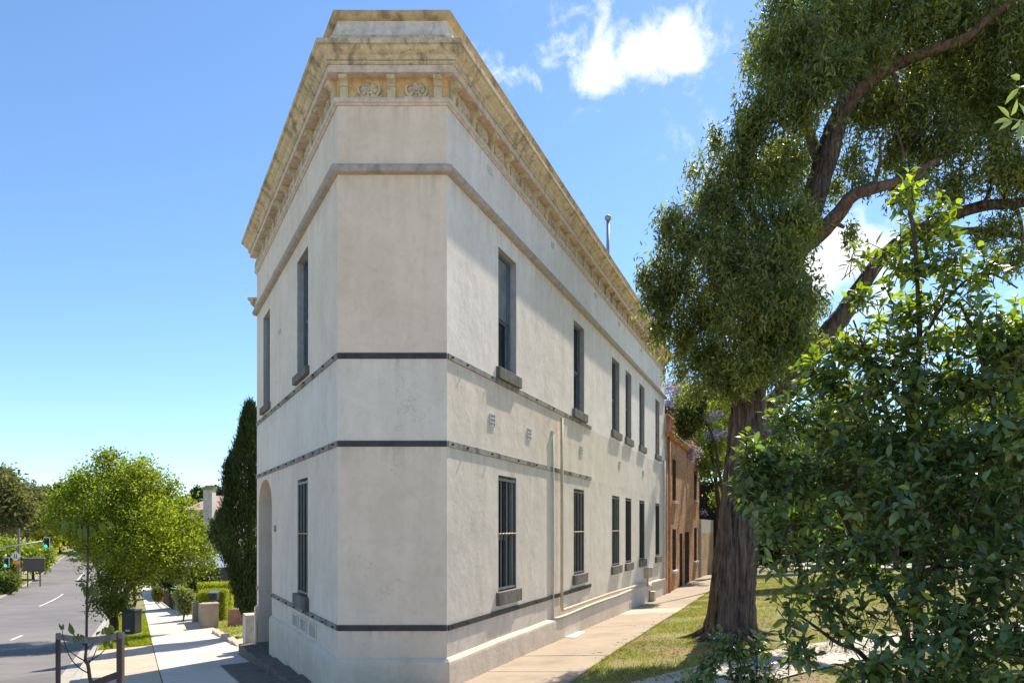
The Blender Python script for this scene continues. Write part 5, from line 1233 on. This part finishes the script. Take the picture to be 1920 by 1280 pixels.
for L_ in ((212, 1195, 205, 1208, .05), (218, 1190, 222, 1205, .06), (224, 1196, 240, 1208, .05), (214, 1190, 226, 1180, .05), (206, 1190, 196, 1175, .07), (200, 1188, 190, 1178, .06), (230, 1190, 243, 1198, .05), (226, 1205, 222, 1212, .04), (212, 1186, 205, 1170, .05), (200, 1200, 196, 1212, .04)): sap_leaf(*L_, mat=M['plane_leaf_dark'], Y=5.6)
for L_ in ((130, 978, 116, 1000, .09), (140, 975, 136, 1000, .09), (150, 985, 150, 1012, .1), (158, 985, 160, 1010, .08), (170, 985, 180, 1008, .1), (185, 980, 198, 1000, .09), (200, 975, 215, 990, .08), (196, 978, 196, 1002, .08), (175, 990, 168, 1012, .08), (125, 980, 112, 990, .07)): sap_leaf(*L_[:4], L_[4]*.55, mat=M['plane_leaf_dark'], Y=5.9)

# traffic signals
def signal_head(root, c, sc=1.0, w=.75, h=1.45):
    mb = MB(); mb.abox(c.x-w/2, c.x+w/2, c.y, c.y+.03, c.z-h/2, c.z+h/2); mb.build('border', M['white'], root, bevel=.02)
    mb = MB(); mb.abox(c.x-w/2+.09, c.x+w/2-.09, c.y-.03, c.y-.004, c.z-h/2+.09, c.z+h/2-.09); mb.build('backboard', M['black'], root)
    mb = MB(); mb.abox(c.x-.17, c.x+.17, c.y-.10, c.y-.032, c.z-.46, c.z+.46); hs = mb.build('housing', M['black'], root)
    for k, m_ in ((.32, M['black']), (0, M['black']), (-.32, M['green_light'])):
        mb = MB(); mb.tube([(c.x, c.y-.10, c.z+k), (c.x, c.y-.115, c.z+k)], .145 if k < 0 else .12, 14); mb.build('lens', m_, hs)
        mb = MB()
        for j in range(10):
            a0_, a1_ = math.pi*j/10, math.pi*(j+1)/10; f = lambda a, y: (c.x+.14*math.cos(a), y, c.z+k+.14*math.sin(a)+.02)
            mb.quad(f(a0_, c.y-.10), f(a1_, c.y-.10), f(a1_, c.y-.22), f(a0_, c.y-.22))
        mb.build('visor', M['black'], hs)
q = gpt(10, 74); TS = empty('traffic_signal', q, 'short kerbside traffic signal post showing green at the far left', 'traffic light')
top = place(10, 1044, 74); mb = MB(); mb.tube([q-Vector((0, 0, .1)), (q.x, q.y, top.z+.2)], .07, 10); mb.build('pole', M['grey_metal'], TS)
signal_head(TS, place(12, 1053.5, 73.8), w=.62, h=1.1)
mb = MB(); mb.sphere((q.x, q.y, top.z+.2), .13); mb.build('finial', M['white'], TS)
mb = MB(); mb.abox(q.x-.12, q.x+.14, q.y-.3, q.y-.08, q.z+2.0, q.z+2.6); mb.build('pedestrian_lantern', M['black'], TS)
mb = MB(); mb.abox(q.x+.12, q.x+.42, q.y-.1, q.y+.2, q.z+.6, q.z+1.6); mb.build('controller_box', M['white'], TS)
q = gpt(-150, 66); MA = empty('mast_arm_signal', q, 'overhead mast arm reaching in from the left with a green signal', 'traffic light')
h0 = place(88, 1017, 70); e = place(-150, 1045, 66)
mb = MB(); mb.tube([q-Vector((0, 0, .1)), (q.x, q.y, e.z-.4), (q.x+.4, q.y+.1, e.z)], [.14, .12, .09], 10); mb.build('pole', M['grey_metal'], MA, smooth=True)
mb = MB(); mb.tube([(q.x+.38, q.y+.1, e.z), place(0, 1027, 68), place(80, 1014, 70)], [.09, .075, .055], 10); mb.build('arm', M['grey_metal'], MA, smooth=True)
signal_head(MA, place(87.5, 1017, 69.8), w=.68, h=1.15)
q = gpt(35, 80); UPo = empty('power_pole', q, 'timber power pole standing at the left kerb carrying street signs', 'pole')
tp = place(34, 990, 80); mb = MB(); mb.tube([q-Vector((0, 0, .1)), (q.x, q.y, tp.z)], [.17, .12], 10); mb.build('pole', M['timber_grey'], UPo)
for k in range(2):
    f_ = place(-120, 1008+k*14, 45); g_ = place(140, 975, 200); mb = MB(); sp_ = smooth_path([f_, (Vector(f_)+Vector((q.x, q.y, tp.z-.2-k*.4)))/2-Vector((0, 0, .6)), Vector((q.x, q.y, tp.z-.2-k*.4)), (Vector(g_)+Vector((q.x, q.y, tp.z)))/2-Vector((0, 0, 1.5)), g_], 5); mb.tube(sp_, .018, 4); mb.build('wire', M['black'], UPo)
def signp(name, px, py, Y, label, build):
    c = place(px, py, Y); r = empty(name, c, label, 'sign'); build(r, c); return r
def dia(r, c):
    s_ = .62; mb = MB(); mb.box([(c.x-s_, c.y, c.z), (c.x, c.y, c.z-s_), (c.x+s_, c.y, c.z), (c.x, c.y, c.z+s_), (c.x-s_, c.y+.02, c.z), (c.x, c.y+.02, c.z-s_), (c.x+s_, c.y+.02, c.z), (c.x, c.y+.02, c.z+s_)]); mb.build('plate', M['white'], r)
    mb = MB()
    for dx in (-.14, .12):
        mb.tube([(c.x+dx, c.y-.004, c.z+.24), (c.x+dx, c.y-.012, c.z+.24)], .06, 8); mb.abox(c.x+dx-.06, c.x+dx+.06, c.y-.012, c.y-.004, c.z-.04, c.z+.16)
        mb.abox(c.x+dx-.07, c.x+dx-.02, c.y-.012, c.y-.004, c.z-.26, c.z-.04); mb.abox(c.x+dx+.02, c.x+dx+.07, c.y-.012, c.y-.004, c.z-.26, c.z-.04)
    mb.build('symbol', M['black'], r)
signp('warning_sign', 29, 1042.5, 79.7, 'pale diamond sign with two walking figures on the power pole', dia)
signp('supplementary_sign', 30, 1053.5, 79.7, 'orange rectangular plate under the diamond sign', lambda r, c: (lambda mb: (mb.abox(c.x-.36, c.x+.36, c.y, c.y+.02, c.z-.19, c.z+.19), mb.build('plate', M['orange'], r)))(MB()))
def rdisc(r, c):
    mb = MB(); mb.tube([(c.x, c.y, c.z), (c.x, c.y+.02, c.z)], .17, 14); mb.build('plate', M['red'], r)
signp('red_disc_sign', 36, 1060, 79.6, 'small red disc fixed low on the power pole', rdisc)
c = place(63, 1058, 82); SBd = empty('signboard', Vector((c.x, c.y, H(c.x, c.y))), 'large blank grey signboard standing by the left kerb', 'signboard')
hw = 19.5/1280*82; zt = (987-1046)/1280*82; zb_ = (987-1069)/1280*82
mb = MB(); mb.abox(c.x-hw, c.x+hw, c.y, c.y+.1, zb_, zt); mb.build('panel', M['board'], SBd)
mb = MB(); mb.abox(c.x-hw-.05, c.x+hw+.05, c.y-.04, c.y+.12, zt, zt+.07); mb.build('top_rail', M['render_white'], SBd)
mb = MB(); mb.abox(c.x-hw-.05, c.x+hw+.05, c.y-.04, c.y+.12, zb_-.09, zb_); mb.abox(c.x+hw, c.x+hw+.09, c.y-.04, c.y+.12, zb_, zt); mb.build('frame', M['picket'], SBd)
for dx in (-hw*.6, hw*.6):
    mb = MB(); mb.abox(c.x+dx-.06, c.x+dx+.06, c.y+.02, c.y+.1, H(c.x, c.y)-.1, zb_-.09); mb.build('leg', M['picket'], SBd)
c = gpt(87, 108); rbx = empty('barrier', c, 'small red and white barrier on the far left footpath', 'barrier')
mb = MB(); mb.abox(c.x-.5, c.x+.5, c.y, c.y+.06, c.z+.55, c.z+1.1); mb.build('panel', M['red'], rbx)
for dx in (-.4, .4):
    mb = MB(); mb.abox(c.x+dx-.05, c.x+dx+.05, c.y-.02, c.y+.1, c.z, c.z+1.2); mb.build('leg', M['white'], rbx)
c = gpt(5, 88); wv = empty('front_wall', c, 'low white garden wall at the far left behind the signal', 'wall')
mb = MB(); mb.abox(c.x-2.5, c.x+1.1, c.y, c.y+.2, c.z-.2, c.z+1.5); mb.build('wall', M['render_white'], wv)
c = gpt(16, 88); 
mb = MB(); mb.abox(c.x+.2, c.x+.9, c.y-.2, c.y+.3, c.z-.2, c.z+1.7); mb.build('pier', M['render_white'], wv)

# garden walls along the street footpath
def seg_wall(name, label, cat, a_px, b_px, top_a, top_b, mat, th=.25, group=None, depth_t=None):
    A2, B2 = hit(*a_px), hit(*b_px); r = empty(name, A2, label, cat, group)
    za = (987-top_a)/1280*A2.y; zb2 = (987-top_b)/1280*B2.y; d = Vector((B2.x-A2.x, B2.y-A2.y, 0)).normalized(); n_ = Vector((d.y, -d.x, 0))*th
    if n_.x < 0: n_ = -n_
    mb = MB(); mb.box([(A2.x, A2.y, A2.z-.3), (A2.x+n_.x, A2.y+n_.y, A2.z-.3), (B2.x+n_.x, B2.y+n_.y, B2.z-.3), (B2.x, B2.y, B2.z-.3), (A2.x, A2.y, za), (A2.x+n_.x, A2.y+n_.y, za), (B2.x+n_.x, B2.y+n_.y, zb2), (B2.x, B2.y, zb2)])
    mb.build('body', mat, r, bevel=.01); return r, A2, B2, za
def pier(name, label, px, basepy, top, wpx, mat, group=None, cap=True, mat2=None):
    c = hit(px, basepy); w_ = wpx/1280*c.y; z1 = (987-top)/1280*c.y; r = empty(name, c, label, 'gate pier', group)
    u = (CA, SA)
    obox(r, 'shaft', c+Vector((0, w_/2, 0)), u, w_, w_, c.z-.3, z1-.06, mat, .01); obox(r, 'capstone', c+Vector((0, w_/2, 0)), u, w_*1.1, w_*1.1, z1-.06, z1, mat2 or mat, .01); return r
pier('gate_pier', 'nearest square beige rendered gate pier with letter slot', 388, 1177, 1131, 27, M['render_beige'], 'rendered gate piers beside the footpath')
pier('gate_pier', 'second beige gate pier, narrower, just left of the nearest', 366, 1166, 1129, 17, M['render_beige'], 'rendered gate piers beside the footpath')
pier('gate_pier', 'tall cream gate pier with flat cap beside the white fence', 354, 1152, 1112, 16, M['render_white'], 'rendered gate piers beside the footpath')
seg_wall('garden_wall', 'short beige rendered wall between the two nearest gate piers', 'wall', (380, 1176), (372, 1167), 1134, 1130, M['render_beige'], .2)
w5, A5, B5, z5 = seg_wall('white_fence', 'low white rendered fence left of the cream gate pier', 'fence', (347, 1151), (326, 1141), 1120, 1113, M['render_white'], .12)
PF = empty('picket_fence', hit(315, 1137), 'dark brown picket fence beyond the white fence along the footpath', 'fence')
A6, B6 = hit(323, 1142), hit(304, 1127)
for i in range(12):
    q = A6.lerp(B6, i/11); z1 = q.z+.95+random.uniform(-.02, .02); mb = MB(); mb.abox(q.x-.05, q.x+.05, q.y-.015, q.y+.015, H(q.x, q.y)-.1, z1-.08); mb.abox(q.x-.025, q.x+.025, q.y-.012, q.y+.012, z1-.08, z1); mb.build('picket', M['picket'], PF)
for z_ in (.25, .75): 
    mb = MB(); mb.tube([A6+Vector((.03, .03, z_)), B6+Vector((.03, .03, z_))], .03, 4); mb.build('rail', M['picket'], PF)
seg_wall('stone_wall', 'far pale stone garden wall where the footpath narrows', 'wall', (303, 1126), (284, 1112), 1096, 1085, M['render_white'], .4)
# clipped hedge
HG = empty('clipped_hedge', hit(405, 1165), 'bright yellow green boxy hedge clipped in two tiers behind the letterbox', 'hedge')
def hedge_box(cx, cy, w_, d, z0, z1, n):
    P = []
    for _ in range(n):
        f = random.random(); u, v = random.random()-.5, random.random()-.5; hgt = random.random()
        if f < .4: p = (u*w_, v*d, 1)
        elif f < .75: p = (u*w_, -.5*d, hgt)
        elif f < .87: p = (-.5*w_, v*d, hgt)
        else: p = (.5*w_, v*d, hgt)
        P.append((cx+p[0]*CA-p[1]*SA*.6+random.gauss(0, .025), cy+p[1]*CA+p[0]*SA*.6+random.gauss(0, .025), z0+(z1-z0)*p[2]+random.gauss(0, .02)))
    return P
hc = hit(405, 1165); Yh = hc.y+1.0
P = hedge_box((401-960)/1280*Yh, Yh, 1.1, 1.3, hc.z, (987-1108)/1280*Yh, 3800)+hedge_box((404-960)/1280*(Yh+1.8), Yh+1.8, 1.5, 1.0, hc.z-.1, (987-1094)/1280*(Yh+1.8), 2600)
P = np.array(P); a = sprigs(P, 4, .03, -.1, .055, .035); leaf_obj('foliage', *a, M['hedge'], HG)
mb = MB(); mb.abox(-.45, .45, -.5, .5, 0, 1); 
for cx, cy, z1, w_ in (((401-960)/1280*Yh, Yh, (987-1112)/1280*Yh, .42), ((404-960)/1280*(Yh+1.8), Yh+1.8, (987-1098)/1280*(Yh+1.8), .55)):
    for k in range(3):
        branch(HG, 'stem', [Vector((cx-.25+k*.25, cy, hc.z-.1)), Vector((cx-.3+k*.3, cy, z1-.2))], .03, .01, M['bark_dark'], 5, 3)
# letterbox
lb = hit(403, 1166); lb = Vector((lb.x, lb.y, lb.z)); Yl = lb.y
LB = empty('letterbox', lb, 'dark green letterbox on a thin post in front of the hedge', 'letterbox')
t_ = place(401, 1108, Yl); b_ = place(401, 1124, Yl)
mb = MB(); mb.tube([lb-Vector((0, 0, .1)), (lb.x, lb.y, b_.z)], .02, 6); mb.build('post', M['grey_metal'], LB)
mb = MB(); mb.abox(t_.x-.17, t_.x+.17, Yl-.12, Yl+.12, b_.z, t_.z-.06); mb.build('box', M['sign_green'], LB, bevel=.01)
mb = MB(); mb.box([(t_.x-.18, Yl-.14, t_.z-.07), (t_.x+.18, Yl-.14, t_.z-.07), (t_.x+.18, Yl+.14, t_.z-.01), (t_.x-.18, Yl+.14, t_.z-.01), (t_.x-.18, Yl-.14, t_.z-.05), (t_.x+.18, Yl-.14, t_.z-.05), (t_.x+.18, Yl+.14, t_.z+.02), (t_.x-.18, Yl+.14, t_.z+.02)]); mb.build('lid', M['sash'], LB)
# low brick wall, brick by brick
bw0 = hit(427, 1173); BWL = empty('low_brick_wall', bw0, 'low pink brick wall end beside the side yard', 'wall')
Ybw = bw0.y; x0 = bw0.x; z0 = bw0.z-.05; nrow = 8; ncol = 3
mb = MB(); mb.abox(x0+.01, x0+.75, Ybw+.012, Ybw+.22, z0-.2, z0+nrow*.086-.01); mb.build('mortar_core', M['mortar'], BWL)
bm_ = MB(); bm_.abox(0, .23, 0, .23, 0, .076); bme = bm_.mesh('brick', M['brick_low'])
bm_ = MB(); bm_.abox(0, .11, 0, .23, 0, .076); bmh = bm_.mesh('brick', M['brick_low'])
for r in range(nrow):
    x = 0
    for k in range(4):
        half = (r % 2 and k == 0) or (not r % 2 and k == 3); 
        if (r % 2 == 0 and k == 3): break
        o = obj_of(bmh if half else bme, 'brick', BWL); o.location = Vector((x0+x, Ybw+random.uniform(-.003, .003), z0+r*.086))-wloc(BWL); x += .12 if half else .24
        if x > .74: break
# white painted pier with crack next to the steps
wp = W('L', TL+.55, .05, 0); zp = H(wp[0], wp[1])
WPi = empty('white_pier', (wp[0], wp[1], zp), 'stubby cracked white painted pier beside the end of the steps', 'pier')
obox(WPi, 'shaft', Vector((wp[0], wp[1], 0)), (CA, SA), .34, .5, zp-.2, (987-1150)/1280*wp[1], M['render_white'], .012)
obox(WPi, 'wall_return', Vector((wp[0], wp[1], 0)), (CA, SA), 1.6, .3, zp-.2, (987-1162)/1280*wp[1], M['render_white'], .012, .5, .7)
mb = MB(); cr_ = [Vector((wp[0]-.05+.03*math.sin(i*1.7), wp[1]-.252, (987-1150)/1280*wp[1]-.05-i*.09)) for i in range(7)]
# stones retaining the side yard
for k in range(4):
    c = hit(415+k*10, 1184+k*6)
SY = empty('kerb_stones', hit(430, 1192), 'row of rough pale edging stones between footpath and side yard', 'edging')
A7, B7 = hit(404, 1186), hit(452, 1212)
for i in range(5):
    q = A7.lerp(B7, (i+.5)/5); obox(SY, 'stone', q, (B7-A7).xy, (B7-A7).length/5-.02, .22, q.z-.1, q.z+.07+random.uniform(0, .03), M['crossover'], .02)

# houses in the distance
def house(px, Y, w, d, eave, ridge, label, roofm, wallm, rot=0, name='house'):
    c = place(px, 987, Y); gz = H(c.x, c.y); r = empty(name, (c.x, c.y, gz), label, 'house')
    ze = (987-eave)/1280*Y; zr = (987-ridge)/1280*Y
    mb = MB(); mb.abox(c.x-w/2, c.x+w/2, c.y, c.y+d, gz-1, ze); mb.build('wall', wallm, r)
    mb = MB(); e = .5; a = [(c.x-w/2-e, c.y-e, ze), (c.x+w/2+e, c.y-e, ze), (c.x+w/2+e, c.y+d+e, ze), (c.x-w/2-e, c.y+d+e, ze)]; g0, g1_ = (c.x-w/4, c.y+d/2, zr), (c.x+w/4, c.y+d/2, zr)
    mb.poly([a[0], a[1], g1_, g0]); mb.poly([a[1], a[2], g1_]); mb.poly([a[2], a[3], g0, g1_]); mb.poly([a[3], a[0], g0]); mb.poly(a[::-1]); mb.build('roof', roofm, r)
    for k in (-1, 1):
        mb = MB(); mb.abox(c.x+k*w/4-.7, c.x+k*w/4+.7, c.y-.05, c.y+.02, ze-2, ze-.7); mb.build('window', M['dark'], r)
    return r, c, ze, zr
pinkr = simple('faded_tile', (.50, .33, .28), .9, .2, 1)
house(80, 150, 7, 8, 975, 957, 'house with faded terracotta hip roof among the far left trees', pinkr, M['brick_low'])
house(95, 185, 9, 8, 945, 934, 'distant house roof on the ridge left of the street tree', pinkr, M['render_white'])
r, c, ze, zr = house(398, 75, 5, 7, 955, 926, 'white house with pink roof and tall chimney beside the cypress', pinkr, M['render_white'])
t1 = place(384, 918, 74); mb = MB(); mb.abox(t1.x, t1.x+.95, t1.y-.4, t1.y+.6, H(t1.x, t1.y), t1.z); ch = mb.build('chimney', M['render_white'], r)
a = t1; mb = MB(); x0_, x1_ = t1.x-.12, t1.x+1.07; y0_, y1_ = t1.y-.5, t1.y+.7
mb.poly([(x0_, y0_, t1.z), (x1_, y0_, t1.z), (x1_, y0_+.5, t1.z+.5), (x0_+.2, y0_+.5, t1.z+.5)]); mb.poly([(x0_, y1_, t1.z), (x0_+.2, y0_+.5, t1.z+.5), (x1_, y0_+.5, t1.z+.5), (x1_, y1_, t1.z)]); mb.poly([(x0_, y0_, t1.z), (x0_+.2, y0_+.5, t1.z+.5), (x0_, y1_, t1.z)]); mb.poly([(x1_, y0_, t1.z), (x1_, y1_, t1.z), (x1_, y0_+.5, t1.z+.5)]); mb.build('chimney_roof', M['olive_leaf'], ch)
house(420, 40, 6, 6, 1062, 1040, 'grey rendered house wall behind the hedge and cypress', M['grey_metal'], M['board'])
